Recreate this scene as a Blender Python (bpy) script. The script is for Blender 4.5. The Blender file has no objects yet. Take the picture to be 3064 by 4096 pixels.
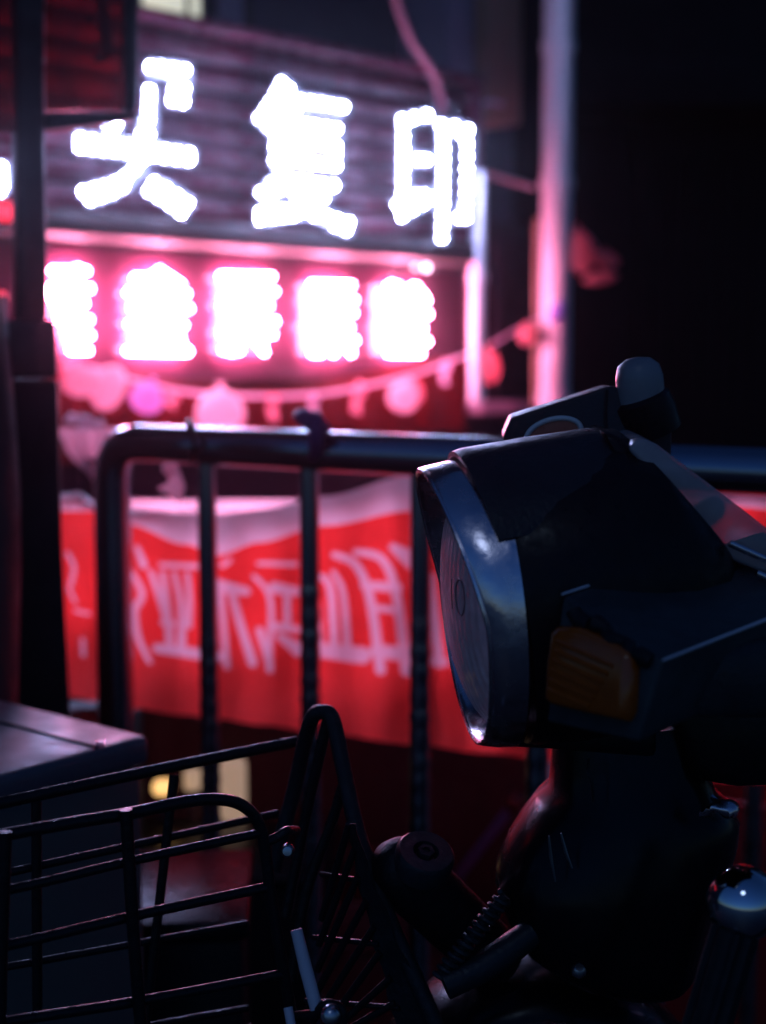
import bpy, bmesh, math, random
from mathutils import Vector, Matrix
random.seed(7)
R = math.radians
V = Vector
sc = bpy.context.scene
col = sc.collection

# ------------------------------------------------------------------ camera
FPX = 5600.0                      # focal length in photograph pixels (3064 x 4096)
K = (3064 / 1655.0) / FPX         # tangent per layout unit (photo measured 1655 x 2212 wide)
CAMZ = 1.20
PITCH = math.atan((1106 - 780) * K)
C = V((0, 0, CAMZ))
FW = V((0, math.cos(PITCH), -math.sin(PITCH)))
UP = V((0, math.sin(PITCH), math.cos(PITCH)))
RT = V((1, 0, 0))
cam = bpy.data.cameras.new('camera')
camo = bpy.data.objects.new('camera', cam)
col.objects.link(camo)
camo.location = C
camo.rotation_euler = (R(90) - PITCH, 0, 0)
cam.sensor_fit = 'VERTICAL'
cam.sensor_height = 36.0
cam.lens = 36.0 * FPX / 4096
cam.clip_start = 0.02
cam.clip_end = 300
cam.dof.use_dof = True
cam.dof.focus_distance = 0.925
cam.dof.aperture_fstop = 4.0
sc.camera = camo

# ------------------------------------------------------------------ night sky and faint moonlight
world = bpy.data.worlds.new('World')
sc.world = world
world.use_nodes = True
wn = world.node_tree
bg = wn.nodes['Background']
sky = wn.nodes.new('ShaderNodeTexSky')
sky.sky_type = 'NISHITA'
sky.sun_disc = False
sky.sun_elevation = R(35)
sky.ozone_density = 9.0
sky.dust_density = 0.0
sky.air_density = 1.4
sky.sun_rotation = R(200)
tint = wn.nodes.new('ShaderNodeMix')
tint.data_type = 'RGBA'; tint.blend_type = 'MULTIPLY'
tint.inputs['Factor'].default_value = 1.0
tint.inputs['B'].default_value = (0.36, 0.60, 1.0, 1)      # deep night blue
wn.links.new(sky.outputs[0], tint.inputs['A'])
wn.links.new(tint.outputs['Result'], bg.inputs[0])
bg.inputs[1].default_value = 0.010
sun = bpy.data.lights.new('sun', 'SUN')
sun.energy = 0.03
sun.angle = R(12)
sun.color = (0.50, 0.68, 1.0)
suno = bpy.data.objects.new('sun', sun)
col.objects.link(suno)
suno.rotation_euler = (R(38), R(-14), R(0))

sc.view_settings.view_transform = 'Standard'
sc.view_settings.look = 'None'
sc.view_settings.exposure = 1.3
sc.view_settings.gamma = 1.0
sc.render.engine = 'CYCLES'
sc.cycles.use_denoising = True
sc.cycles.max_bounces = 8
sc.cycles.transparent_max_bounces = 12
sc.cycles.sample_clamp_indirect = 6.0

# ------------------------------------------------------------------ helpers: photo -> space
def P(u, w, d):
    return C + d * (FW + RT * ((u - 827.5) * K) - UP * ((w - 1106) * K))

def on_plane(u, w, p0, n):
    ray = P(u, w, 1.0) - C
    return C + ray * ((p0 - C).dot(n) / ray.dot(n))

def lerp(a, b, t):
    return a + (b - a) * t

def interp(xs, ys, x):
    if x <= xs[0]: return ys[0]
    for i in range(len(xs) - 1):
        if x <= xs[i + 1]:
            t = (x - xs[i]) / (xs[i + 1] - xs[i])
            t = t * t * (3 - 2 * t)
            return lerp(ys[i], ys[i + 1], t)
    return ys[-1]

# ------------------------------------------------------------------ helpers: materials
def nodes_of(name):
    m = bpy.data.materials.new(name)
    m.use_nodes = True
    nt = m.node_tree
    return m, nt, nt.nodes['Principled BSDF']

def mat(name, color, rough=0.5, metal=0.0, var=0.25, scale=18.0, rvar=0.18, bump=0.0, bscale=60.0,
        spec=0.5, trans=0.0, coat=0.0):
    m, nt, b = nodes_of(name)
    tc = nt.nodes.new('ShaderNodeTexCoord')
    n1 = nt.nodes.new('ShaderNodeTexNoise')
    n1.inputs['Scale'].default_value = scale
    n1.inputs['Detail'].default_value = 6
    n1.inputs['Roughness'].default_value = 0.65
    nt.links.new(tc.outputs['Object'], n1.inputs['Vector'])
    mx = nt.nodes.new('ShaderNodeMix')
    mx.data_type = 'RGBA'
    c = list(color) + [1]
    mx.inputs['A'].default_value = [x * (1 - var) for x in c[:3]] + [1]
    mx.inputs['B'].default_value = [min(1, x * (1 + var)) for x in c[:3]] + [1]
    nt.links.new(n1.outputs['Fac'], mx.inputs['Factor'])
    nt.links.new(mx.outputs['Result'], b.inputs['Base Color'])
    mr = nt.nodes.new('ShaderNodeMapRange')
    mr.inputs['From Min'].default_value = 0.3
    mr.inputs['From Max'].default_value = 0.7
    mr.inputs['To Min'].default_value = max(0.02, rough - rvar)
    mr.inputs['To Max'].default_value = min(1, rough + rvar)
    n2 = nt.nodes.new('ShaderNodeTexNoise')
    n2.inputs['Scale'].default_value = scale * 2.3
    n2.inputs['Detail'].default_value = 8
    nt.links.new(tc.outputs['Object'], n2.inputs['Vector'])
    nt.links.new(n2.outputs['Fac'], mr.inputs['Value'])
    nt.links.new(mr.outputs['Result'], b.inputs['Roughness'])
    b.inputs['Metallic'].default_value = metal
    b.inputs['Specular IOR Level'].default_value = spec
    b.inputs['Coat Weight'].default_value = coat
    if trans:
        b.inputs['Transmission Weight'].default_value = trans
    if bump:
        n3 = nt.nodes.new('ShaderNodeTexNoise')
        n3.inputs['Scale'].default_value = bscale
        n3.inputs['Detail'].default_value = 5
        nt.links.new(tc.outputs['Object'], n3.inputs['Vector'])
        bp = nt.nodes.new('ShaderNodeBump')
        bp.inputs['Strength'].default_value = bump
        bp.inputs['Distance'].default_value = 0.004
        nt.links.new(n3.outputs['Fac'], bp.inputs['Height'])
        nt.links.new(bp.outputs['Normal'], b.inputs['Normal'])
    return m

def emis(name, color, strength):
    m, nt, b = nodes_of(name)
    b.inputs['Base Color'].default_value = (0.8, 0.8, 0.8, 1)
    b.inputs['Emission Color'].default_value = list(color) + [1]
    b.inputs['Emission Strength'].default_value = strength
    return m

def cloth(name, color, transl=0.5, var=0.15, scale=9.0):
    m, nt, b = nodes_of(name)
    out = nt.nodes['Material Output']
    tc = nt.nodes.new('ShaderNodeTexCoord')
    n1 = nt.nodes.new('ShaderNodeTexNoise')
    n1.inputs['Scale'].default_value = scale
    n1.inputs['Detail'].default_value = 6
    nt.links.new(tc.outputs['Object'], n1.inputs['Vector'])
    mx = nt.nodes.new('ShaderNodeMix')
    mx.data_type = 'RGBA'
    mx.inputs['A'].default_value = [x * (1 - var) for x in color] + [1]
    mx.inputs['B'].default_value = [min(1, x * (1 + var)) for x in color] + [1]
    nt.links.new(n1.outputs['Fac'], mx.inputs['Factor'])
    nt.links.new(mx.outputs['Result'], b.inputs['Base Color'])
    b.inputs['Roughness'].default_value = 0.45
    b.inputs['Specular IOR Level'].default_value = 0.3
    tr = nt.nodes.new('ShaderNodeBsdfTranslucent')
    nt.links.new(mx.outputs['Result'], tr.inputs['Color'])
    ms = nt.nodes.new('ShaderNodeMixShader')
    ms.inputs[0].default_value = transl
    nt.links.new(b.outputs[0], ms.inputs[1])
    nt.links.new(tr.outputs[0], ms.inputs[2])
    nt.links.new(ms.outputs[0], out.inputs['Surface'])
    return m

def smoked(name, color, opacity, rough=0.15, tint=None):
    """thin tinted plastic: partly see-through, partly dusty surface"""
    m, nt, b = nodes_of(name)
    out = nt.nodes['Material Output']
    b.inputs['Base Color'].default_value = list(color) + [1]
    b.inputs['Roughness'].default_value = rough
    tc = nt.nodes.new('ShaderNodeTexCoord')
    n1 = nt.nodes.new('ShaderNodeTexNoise')
    n1.inputs['Scale'].default_value = 25
    n1.inputs['Detail'].default_value = 7
    nt.links.new(tc.outputs['Object'], n1.inputs['Vector'])
    mr = nt.nodes.new('ShaderNodeMapRange')
    mr.inputs['From Min'].default_value = 0.3
    mr.inputs['From Max'].default_value = 0.7
    mr.inputs['To Min'].default_value = opacity - 0.12
    mr.inputs['To Max'].default_value = min(1, opacity + 0.12)
    nt.links.new(n1.outputs['Fac'], mr.inputs['Value'])
    t = nt.nodes.new('ShaderNodeBsdfTransparent')
    t.inputs['Color'].default_value = (list(tint) if tint else [0.4 + 0.6 * x for x in color]) + [1]
    ms = nt.nodes.new('ShaderNodeMixShader')
    nt.links.new(mr.outputs['Result'], ms.inputs[0])
    nt.links.new(t.outputs[0], ms.inputs[1])
    nt.links.new(b.outputs[0], ms.inputs[2])
    nt.links.new(ms.outputs[0], out.inputs['Surface'])
    return m

M = {}
M['asphalt'] = mat('wet_asphalt', (0.028, 0.027, 0.032), 0.5, 0, 0.4, 4.0, 0.25, 0.6, 90)
M['plaster'] = mat('dark_plaster', (0.040, 0.040, 0.065), 0.8, 0, 0.3, 5, 0.15, 0.3)
M['plaster_red'] = mat('red_painted_wall', (0.26, 0.01, 0.015), 0.55, 0, 0.25, 4, 0.15, 0.2)
M['slat'] = mat('painted_slat', (0.17, 0.020, 0.045), 0.30, 0, 0.25, 8, 0.12, 0.2)
M['trim'] = mat('fascia_trim', (0.022, 0.014, 0.012), 0.6, 0.0, 0.3, 6, spec=0.2)
M['panel_dark'] = mat('glossy_sign_panel', (0.12, 0.035, 0.07), 0.16, 0, 0.2, 5, 0.06)
M['letter_plate'] = mat('letter_plate', (0.35, 0.35, 0.40), 0.4, 0.4)
M['white_pipe'] = mat('white_pvc', (0.80, 0.74, 0.80), 0.45, 0, 0.12, 7)
M['brown_pipe'] = mat('brown_pipe', (0.40, 0.28, 0.20), 0.5, 0, 0.2, 9)
M['brown_panel'] = mat('brown_panel', (0.30, 0.19, 0.13), 0.6, 0, 0.25, 5)
M['mauve_panel'] = mat('mauve_panel', (0.34, 0.25, 0.33), 0.6, 0, 0.25, 5)
M['cable'] = mat('red_cable', (0.55, 0.12, 0.16), 0.5)
M['cable_pale'] = mat('pale_cable', (0.6, 0.45, 0.5), 0.5)
M['cable_purple'] = mat('purple_cable', (0.25, 0.14, 0.45), 0.5)
M['rope'] = cloth('pale_rope', (0.88, 0.78, 0.92), 0.6)
M['balloon'] = cloth('pink_balloon', (0.95, 0.80, 0.86), 0.82, 0.05, 4)
M['balloon_lilac'] = cloth('lilac_balloon', (0.72, 0.56, 0.86), 0.8, 0.05, 4)
M['balloon_red'] = cloth('red_balloon', (0.86, 0.42, 0.46), 0.7, 0.05, 4)
M['paper'] = cloth('paper_tag', (0.88, 0.55, 0.62), 0.7)
M['steel'] = mat('stainless_tube', (0.36, 0.37, 0.43), 0.19, 1.0, 0.10, 9, 0.04)
M['steel_dull'] = mat('dull_steel_tube', (0.18, 0.19, 0.22), 0.34, 1.0, 0.2, 12, 0.1)
M['banner'] = cloth('red_banner_cloth', (0.92, 0.045, 0.040), 0.66, 0.08, 5)
_nt = M['banner'].node_tree
_at = _nt.nodes.new('ShaderNodeAttribute'); _at.attribute_name = 'ink'
_mx = _nt.nodes.new('ShaderNodeMix'); _mx.data_type = 'RGBA'
_mx.inputs['B'].default_value = (0.90, 0.56, 0.62, 1)
_src = [n for n in _nt.nodes if n.type == 'MIX'][0]
_tgt = [l.to_socket for l in _src.outputs['Result'].links]
_nt.links.new(_src.outputs['Result'], _mx.inputs['A'])
_nt.links.new(_at.outputs['Fac'], _mx.inputs['Factor'])
for _t in _tgt: _nt.links.new(_mx.outputs['Result'], _t)
M['banner_flap'] = cloth('banner_back', (0.88, 0.78, 0.82), 0.5, 0.06, 5)
M['redcloth'] = cloth('red_valance', (0.22, 0.005, 0.011), 0.2)
M['skirt'] = mat('added_dark_skirt', (0.10, 0.010, 0.016), 0.8, 0, 0.3, 7)
M['knot'] = cloth('purple_ribbon', (0.10, 0.05, 0.20), 0.2)
M['pinkcloth'] = cloth('pink_cloth', (0.92, 0.70, 0.74), 0.6)
M['black_frame'] = mat('black_frame', (0.010, 0.011, 0.016), 0.6, 0, 0.3, 12)
M['cab_body'] = mat('dark_cab_body', (0.009, 0.009, 0.013), 0.7, 0, 0.3, 6)
M['cab_panel'] = mat('grey_cab_panel', (0.045, 0.038, 0.042), 0.6, 0, 0.35, 9)
M['cab_glass'] = smoked('tinted_cab_pane', (0.20, 0.035, 0.04), 0.36, 0.2, (0.85, 0.16, 0.20))
M['hinge'] = mat('grey_hinge', (0.10, 0.15, 0.16), 0.5)
M['boxgrey'] = mat('grey_box', (0.10, 0.10, 0.13), 0.46, 0, 0.3, 14, 0.14, 0.1, 60, spec=0.3)
M['boxside'] = mat('grey_box_side', (0.075, 0.090, 0.090), 0.6, 0, 0.3, 5, 0.1)
M['wire'] = mat('black_coated_wire', (0.009, 0.009, 0.013), 0.36, 0, 0.4, 60, 0.12, 0.25, 220, spec=0.3)
M['meshplate'] = mat('worn_black_plate', (0.013, 0.017, 0.023), 0.55, 0, 0.6, 70, 0.15, 0.3, 200, spec=0.25)
M['zinc'] = mat('zinc_bolt', (0.55, 0.56, 0.60), 0.3, 1.0)
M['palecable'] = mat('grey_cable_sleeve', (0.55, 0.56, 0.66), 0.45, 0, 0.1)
M['rubber'] = mat('black_rubber', (0.008, 0.009, 0.013), 0.55, 0, 0.4, 40, 0.12, 0.3, 160, spec=0.25)
M['chrome'] = mat('chrome', (0.88, 0.76, 0.80), 0.22, 1.0, 0.08, 40, 0.10, 0.06, 160)
M['chrome_ball'] = mat('polished_chrome', (0.80, 0.81, 0.85), 0.08, 1.0, 0.05, 30, 0.04)
M['black_plastic'] = mat('black_plastic', (0.005, 0.006, 0.009), 0.36, 0, 0.5, 45, 0.14, 0.05, 240, spec=0.2)
M['shroud_plastic'] = mat('dusty_grey_black_plastic', (0.026, 0.040, 0.048), 0.40, 0, 0.8, 26, 0.16, 0.12, 260, spec=0.3)
M['dusty_plastic'] = mat('dusty_black_plastic', (0.015, 0.021, 0.028), 0.42, 0, 0.7, 22, 0.16, 0.18, 260, spec=0.3)
M['grey_plastic'] = mat('grey_plastic', (0.22, 0.23, 0.26), 0.42, 0, 0.3, 40, 0.12)
M['gloss_black'] = mat('gloss_black_paint', (0.004, 0.004, 0.007), 0.24, 0, 0.3, 20, 0.10, spec=0.22)
M['amber'] = mat('amber_lens', (0.52, 0.105, 0.008), 0.18, 0, 0.4, 90, 0.08, trans=0.35)
M['lens'] = cloth('headlamp_glass', (0.95, 0.88, 0.90), 0.45, 0.12, 60)
_nt = M['lens'].node_tree
_out = _nt.nodes['Material Output']
_srf = _out.inputs['Surface'].links[0].from_socket
_tr = _nt.nodes.new('ShaderNodeBsdfTransparent')
_ms = _nt.nodes.new('ShaderNodeMixShader'); _ms.inputs[0].default_value = 0.46
_wv = _nt.nodes.new('ShaderNodeTexWave'); _wv.wave_type = 'BANDS'; _wv.bands_direction = 'Y'
_wv.inputs['Scale'].default_value = 38; _wv.inputs['Distortion'].default_value = 1.2
_nz = _nt.nodes.new('ShaderNodeTexNoise'); _nz.inputs['Scale'].default_value = 45; _nz.inputs['Detail'].default_value = 8
_tcx = _nt.nodes.new('ShaderNodeTexCoord')
_nt.links.new(_tcx.outputs['Object'], _wv.inputs['Vector']); _nt.links.new(_tcx.outputs['Object'], _nz.inputs['Vector'])
_bp = _nt.nodes.new('ShaderNodeBump'); _bp.inputs['Strength'].default_value = 0.5; _bp.inputs['Distance'].default_value = 0.002
_nt.links.new(_wv.outputs['Fac'], _bp.inputs['Height'])
_nt.links.new(_bp.outputs['Normal'], _nt.nodes['Principled BSDF'].inputs['Normal'])
_mr = _nt.nodes.new('ShaderNodeMapRange')
_mr.inputs['From Min'].default_value = 0.35; _mr.inputs['From Max'].default_value = 0.68
_mr.inputs['To Min'].default_value = 0.40; _mr.inputs['To Max'].default_value = 0.90
_nt.links.new(_nz.outputs['Fac'], _mr.inputs['Value']); _nt.links.new(_mr.outputs['Result'], _ms.inputs[0])
_nt.links.new(_tr.outputs[0], _ms.inputs[1]); _nt.links.new(_srf, _ms.inputs[2])
_nt.links.new(_ms.outputs[0], _out.inputs['Surface'])
_nt.nodes['Principled BSDF'].inputs['Roughness'].default_value = 0.12
_nt.nodes['Principled BSDF'].inputs['Specular IOR Level'].default_value = 0.7
M['reflector'] = mat('lamp_reflector', (0.88, 0.84, 0.84), 0.35, 0.5)
M['mark'] = mat('lens_mark', (0.22, 0.14, 0.16), 0.5)
M['meter'] = smoked('smoked_meter_cover', (0.50, 0.44, 0.47), 0.62, 0.22)
M['badge_white'] = mat('badge_ring', (0.70, 0.70, 0.72), 0.35)
M['badge_orange'] = mat('badge_face', (0.55, 0.15, 0.10), 0.35)
M['tyre'] = mat('tyre', (0.02, 0.02, 0.02), 0.8, 0, 0.3, 40, 0.1, 0.4, 120)
M['shutter'] = mat('dark_shutter', (0.010, 0.011, 0.016), 0.8, 0.0, 0.3, 6, spec=0.15)
M['crate_red'] = mat('red_plastic', (0.16, 0.012, 0.016), 0.4)
M['dark_wood'] = mat('dark_counter', (0.07, 0.03, 0.05), 0.6, 0, 0.3, 6)
M['led'] = emis('white_led', (0.46, 0.52, 1.0), 140.0)
M['neon'] = emis('pink_neon', (1.0, 0.24, 0.46), 60.0)
M['red_led'] = emis('red_led_strip', (1.0, 0.012, 0.03), 0.8)
M['win_glow'] = emis('lit_window', (0.85, 0.85, 0.68), 0.30)
M['warm_glow'] = emis('warm_glow', (1.0, 0.55, 0.18), 0.6)
M['glow_box'] = emis('warm_box_glow', (1.0, 0.66, 0.42), 0.13)
M['teal_led'] = emis('teal_led', (0.25, 0.85, 0.80), 1.2)
M['white_dot'] = emis('white_indicator', (0.95, 0.65, 0.95), 4.0)

# ------------------------------------------------------------------ helpers: objects
WPOS = {}
def thing(name, label, cat, base, group=None):
    o = bpy.data.objects.new(name, None)
    o.empty_display_size = 0.05
    col.objects.link(o)
    o.location = base
    o['label'] = label
    o['category'] = cat
    if group: o['group'] = group
    WPOS[o] = V(base)
    return o

def obj(name, geo, m, parent=None, smooth=True, bevel=0.0, bseg=2, label=None):
    verts, faces = geo
    if parent is None:
        org = V((0, 0, 0))
        xs = [v[0] for v in verts]; ys = [v[1] for v in verts]; zs = [v[2] for v in verts]
        org = V(((min(xs) + max(xs)) / 2, (min(ys) + max(ys)) / 2, min(zs)))
    else:
        n = len(verts)
        org = V((sum(v[0] for v in verts) / n, sum(v[1] for v in verts) / n, sum(v[2] for v in verts) / n))
    me = bpy.data.meshes.new(name)
    me.from_pydata([tuple(V(v) - org) for v in verts], [], faces)
    me.validate()
    bm = bmesh.new(); bm.from_mesh(me)
    bmesh.ops.recalc_face_normals(bm, faces=bm.faces)
    if bevel:
        ed = [e for e in bm.edges if len(e.link_faces) == 2 and e.calc_face_angle(0) > R(25)]
        bmesh.ops.bevel(bm, geom=ed, offset=bevel, segments=bseg, affect='EDGES', profile=0.5, clamp_overlap=True)
    if smooth:
        for f in bm.faces: f.smooth = True
        for e in bm.edges:
            if len(e.link_faces) == 2 and e.calc_face_angle(0) > R(48): e.smooth = False
    bm.to_mesh(me); bm.free()
    me.materials.append(M[m] if isinstance(m, str) else m)
    o = bpy.data.objects.new(name, me)
    col.objects.link(o)
    WPOS[o] = org
    if parent is not None:
        o.parent = parent
        o.location = org - WPOS[parent]
    else:
        o.location = org
    if label: o['label'] = label
    return o

def single(name, label, cat, geo, m, group=None, **kw):
    o = obj(name, geo, m, None, **kw)
    o['label'] = label; o['category'] = cat
    if group: o['group'] = group
    return o

def structure(name, geo, m, **kw):
    o = obj(name, geo, m, None, **kw)
    o['kind'] = 'structure'
    return o

def share(src, name, pos, parent, scale=None):
    o = bpy.data.objects.new(name, src.data)
    col.objects.link(o)
    o.parent = parent
    o.location = V(pos) - WPOS[parent]
    o.rotation_euler = src.rotation_euler
    WPOS[o] = V(pos)
    return o

def merge(*geos):
    vs, fs = [], []
    for v, f in geos:
        k = len(vs)
        vs += list(v)
        fs += [tuple(i + k for i in q) for q in f]
    return vs, fs

def frame_of(axis, hint=V((0, 0, 1))):
    a = V(axis).normalized()
    if abs(a.dot(hint)) > 0.98: hint = V((0, 1, 0))
    u = (hint - a * a.dot(hint)).normalized()
    return a, u, a.cross(u)

def curve(pts, n=6, closed=False):
    """Catmull-Rom through the points"""
    p = [V(q) for q in pts]
    out = []
    N = len(p)
    rng = N if closed else N - 1
    for i in range(rng):
        if closed:
            a, b, c, d = p[i - 1], p[i], p[(i + 1) % N], p[(i + 2) % N]
        else:
            a, b, c, d = p[max(i - 1, 0)], p[i], p[i + 1], p[min(i + 2, N - 1)]
        for k in range(n):
            t = k / n
            out.append(0.5 * ((2 * b) + (c - a) * t + (2 * a - 5 * b + 4 * c - d) * t * t + (3 * b - a - 3 * c + d) * t ** 3))
    if not closed: out.append(p[-1])
    return out

def tube(pts, r, seg=10, closed=False, caps=True):
    pts = [V(p) for p in pts]
    N = len(pts)
    rs = r if isinstance(r, (list, tuple)) else [r] * N
    verts, faces = [], []
    u = None
    for i in range(N):
        if closed: tdir = pts[(i + 1) % N] - pts[i - 1]
        else: tdir = pts[min(i + 1, N - 1)] - pts[max(i - 1, 0)]
        if tdir.length < 1e-9: tdir = V((0, 0, 1))
        tdir.normalize()
        if u is None:
            _, u, _ = frame_of(tdir)
        u = (u - tdir * tdir.dot(u))
        u = u.normalized() if u.length > 1e-6 else frame_of(tdir)[1]
        w = tdir.cross(u)
        for k in range(seg):
            a = 2 * math.pi * k / seg
            verts.append(pts[i] + (u * math.cos(a) + w * math.sin(a)) * rs[i])
    for i in range(N if closed else N - 1):
        j = (i + 1) % N
        for k in range(seg):
            l = (k + 1) % seg
            faces.append((i * seg + k, i * seg + l, j * seg + l, j * seg + k))
    if caps and not closed:
        faces.append(tuple(range(seg))[::-1])
        faces.append(tuple((N - 1) * seg + k for k in range(seg)))
    return verts, faces

def lathe(prof, origin, axis, seg=32, hint=V((0, 0, 1))):
    a, u, w = frame_of(axis, hint)
    o = V(origin)
    verts, faces, rows = [], [], []
    for t, r in prof:
        if r < 1e-6:
            rows.append([len(verts)]); verts.append(o + a * t)
        else:
            rows.append(list(range(len(verts), len(verts) + seg)))
            for k in range(seg):
                an = 2 * math.pi * k / seg
                verts.append(o + a * t + (u * math.cos(an) + w * math.sin(an)) * r)
    for i in range(len(rows) - 1):
        A, B = rows[i], rows[i + 1]
        for k in range(seg):
            l = (k + 1) % seg
            if len(A) == 1 and len(B) == 1: continue
            if len(A) == 1: faces.append((A[0], B[l], B[k]))
            elif len(B) == 1: faces.append((A[k], A[l], B[0]))
            else: faces.append((A[k], A[l], B[l], B[k]))
    return verts, faces

def prism(poly, vec):
    n = len(poly)
    v = [V(p) for p in poly] + [V(p) + V(vec) for p in poly]
    f = [tuple(range(n))[::-1], tuple(range(n, 2 * n))]
    for i in range(n):
        j = (i + 1) % n
        f.append((i, j, n + j, n + i))
    return v, f

def box(o, x, y, z):
    """corner + three edge vectors"""
    o, x, y, z = V(o), V(x), V(y), V(z)
    return prism([o, o + x, o + x + y, o + y], z)

def loft(rings, caps=True):
    n = len(rings[0])
    v = [p for r in rings for p in r]
    f = []
    for i in range(len(rings) - 1):
        for k in range(n):
            l = (k + 1) % n
            f.append((i * n + k, i * n + l, (i + 1) * n + l, (i + 1) * n + k))
    if caps:
        f.append(tuple(range(n))[::-1])
        f.append(tuple((len(rings) - 1) * n + k for k in range(n)))
    return v, f

def ring_uv(uL, uR, w, d, thick, n=20, power=2.6):
    """super-elliptic section seen from the camera between uL and uR"""
    cx = P((uL + uR) / 2, w, d)
    hx = (uR - uL) / 2 * K * d
    out = []
    for k in range(n):
        a = 2 * math.pi * k / n
        ca, sa = math.cos(a), math.sin(a)
        x = math.copysign(abs(ca) ** (2 / power), ca) * hx
        y = math.copysign(abs(sa) ** (2 / power), sa) * thick
        out.append(cx + V((x, y, 0)))
    return out

def sheet(fn, nu, nv):
    v = [fn(i / nu, j / nv) for j in range(nv + 1) for i in range(nu + 1)]
    f = [(j * (nu + 1) + i, j * (nu + 1) + i + 1, (j + 1) * (nu + 1) + i + 1, (j + 1) * (nu + 1) + i)
         for j in range(nv) for i in range(nu)]
    return v, f

def thick_sheet(geo, t, dirv):
    v, f = geo
    n = len(v)
    # boundary edges
    cnt = {}
    for q in f:
        for i in range(len(q)):
            e = (q[i], q[(i + 1) % len(q)])
            cnt[tuple(sorted(e))] = cnt.get(tuple(sorted(e)), []) + [e]
    v2 = [V(p) for p in v] + [V(p) + V(dirv) * t for p in v]
    f2 = list(f) + [tuple(n + i for i in q[::-1]) for q in f]
    for es in cnt.values():
        if len(es) == 1:
            a, b = es[0]
            f2.append((b, a, n + a, n + b))
    return v2, f2

def ellipsoid(c, ax, ay, az, nu=16, nv=10, noise=0.0):
    v, f = [], []
    for j in range(nv + 1):
        th = math.pi * j / nv
        for i in range(nu):
            ph = 2 * math.pi * i / nu
            v.append(V(c) + V(ax) * (math.sin(th) * math.cos(ph)) + V(ay) * (math.sin(th) * math.sin(ph)) + V(az) * math.cos(th))
    for j in range(nv):
        for i in range(nu):
            l = (i + 1) % nu
            f.append((j * nu + i, j * nu + l, (j + 1) * nu + l, (j + 1) * nu + i))
    return v, f

# ------------------------------------------------------------------ the shop front plane (recedes to the right)
A0 = P(340, 700, 3.80); B0 = P(875, 700, 4.45)
A0 = V((A0.x, A0.y, 0)); B0 = V((B0.x, B0.y, 0))
FT = (B0 - A0).normalized()               # along the shop front
FN = V((FT.y, -FT.x, 0))                  # out of the shop front
def F(u, w, off=0.0):
    return on_plane(u, w, A0 + FN * off, FN)
def S(s, z, off=0.0):
    return A0 + FT * s + FN * off + V((0, 0, z))
def s_of(u, w=700, off=0.0):
    return (F(u, w, off) - A0).dot(FT)
def z_of(u, w, off=0.0):
    return F(u, w, off).z

# ground
structure('ground', ([V((-25, -15, 0)), V((25, -15, 0)), V((25, 35, 0)), V((-25, 35, 0))], [(0, 1, 2, 3)]), 'asphalt', smooth=False)

# ------------------------------------------------------------------ shop building
SL, SR = -4.0, s_of(1245) + 0.02
bld = thing('shop_building', 'dark plastered shop building behind the lit signs', 'building', S(0.5, 0, -1.5))
zb = 4.6
obj('wall', box(S(SL, 1.02, -0.32), FT * (SR - SL), -FN * 3.0, V((0, 0, zb - 1.02))), 'plaster', bld, smooth=False)
obj('counter_wall', box(S(SL, 0, -0.30), FT * (SR - SL - 0.02), -FN * 2.9, V((0, 0, 1.018))), 'dark_wood', bld, smooth=False)
# red wall band under the neon panel
s0, s1 = s_of(-120), s_of(1008)
obj('red_wall_band', box(S(s0, z_of(600, 990), -0.30), FT * (s1 - s0), FN * 0.06, V((0, 0, z_of(600, 780) - z_of(600, 990)))), 'plaster_red', bld, smooth=False)
# red board at the far left, above the sign
s0, s1 = s_of(-300, 200), s_of(250, 200)
obj('red_board', box(S(s0, z_of(100, 420), -0.30), FT * (s1 - s0), FN * 0.05, V((0, 0, z_of(100, -60) - z_of(100, 420)))), 'plaster_red', bld, smooth=False)
# pilasters above the right end
def slab(u0, u1, w0, w1, off, dep, m, name, parent=bld, bevel=0.004):
    a, b = s_of(u0, (w0 + w1) / 2, off), s_of(u1, (w0 + w1) / 2, off)
    zt, zl = z_of((u0 + u1) / 2, w0, off), z_of((u0 + u1) / 2, w1, off)
    return obj(name, box(S(a, zl, off - dep), FT * (b - a), FN * dep, V((0, 0, zt - zl))), m, parent, bevel=bevel)
slab(966, 1046, -200, 300, -0.10, 0.22, 'mauve_panel', 'pilaster')
slab(1048, 1128, -200, 262, -0.05, 0.27, 'brown_panel', 'brown_post')
# upper window with warm light
win = obj('window', box(S(s_of(296, 0, -0.25), z_of(400, 66, -0.25), -0.30), FT * (s_of(545, 0, -0.25) - s_of(296, 0, -0.25)), FN * 0.05, V((0, 0, z_of(400, -120, -0.25) - z_of(400, 66, -0.25)))), 'black_frame', bld, smooth=False)
def pane(u0, u1, w0, w1, m, name='pane'):
    a, b = s_of(u0, 20, -0.24), s_of(u1, 20, -0.24)
    zt, zl = z_of(u0, w0, -0.24), z_of(u0, w1, -0.24)
    return obj(name, box(S(a, zl, -0.249), FT * (b - a), FN * 0.009, V((0, 0, zt - zl))), m, win, smooth=False)
pane(312, 400, -110, 30, 'win_glow'); pane(416, 432, -110, 32, 'win_glow'); pane(474, 524, -110, 40, 'mauve_panel')
pane(440, 466, -110, 40, 'black_frame')
obj('bulb', ellipsoid(F(347, 44, -0.20), V((0.022, 0, 0)), V((0, 0.022, 0)), V((0, 0, 0.030)), 12, 8), 'warm_glow', win)
# dark cornice box under the window
slab(300, 508, 72, 140, -0.14, 0.18, 'plaster', 'cornice_box')
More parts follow.
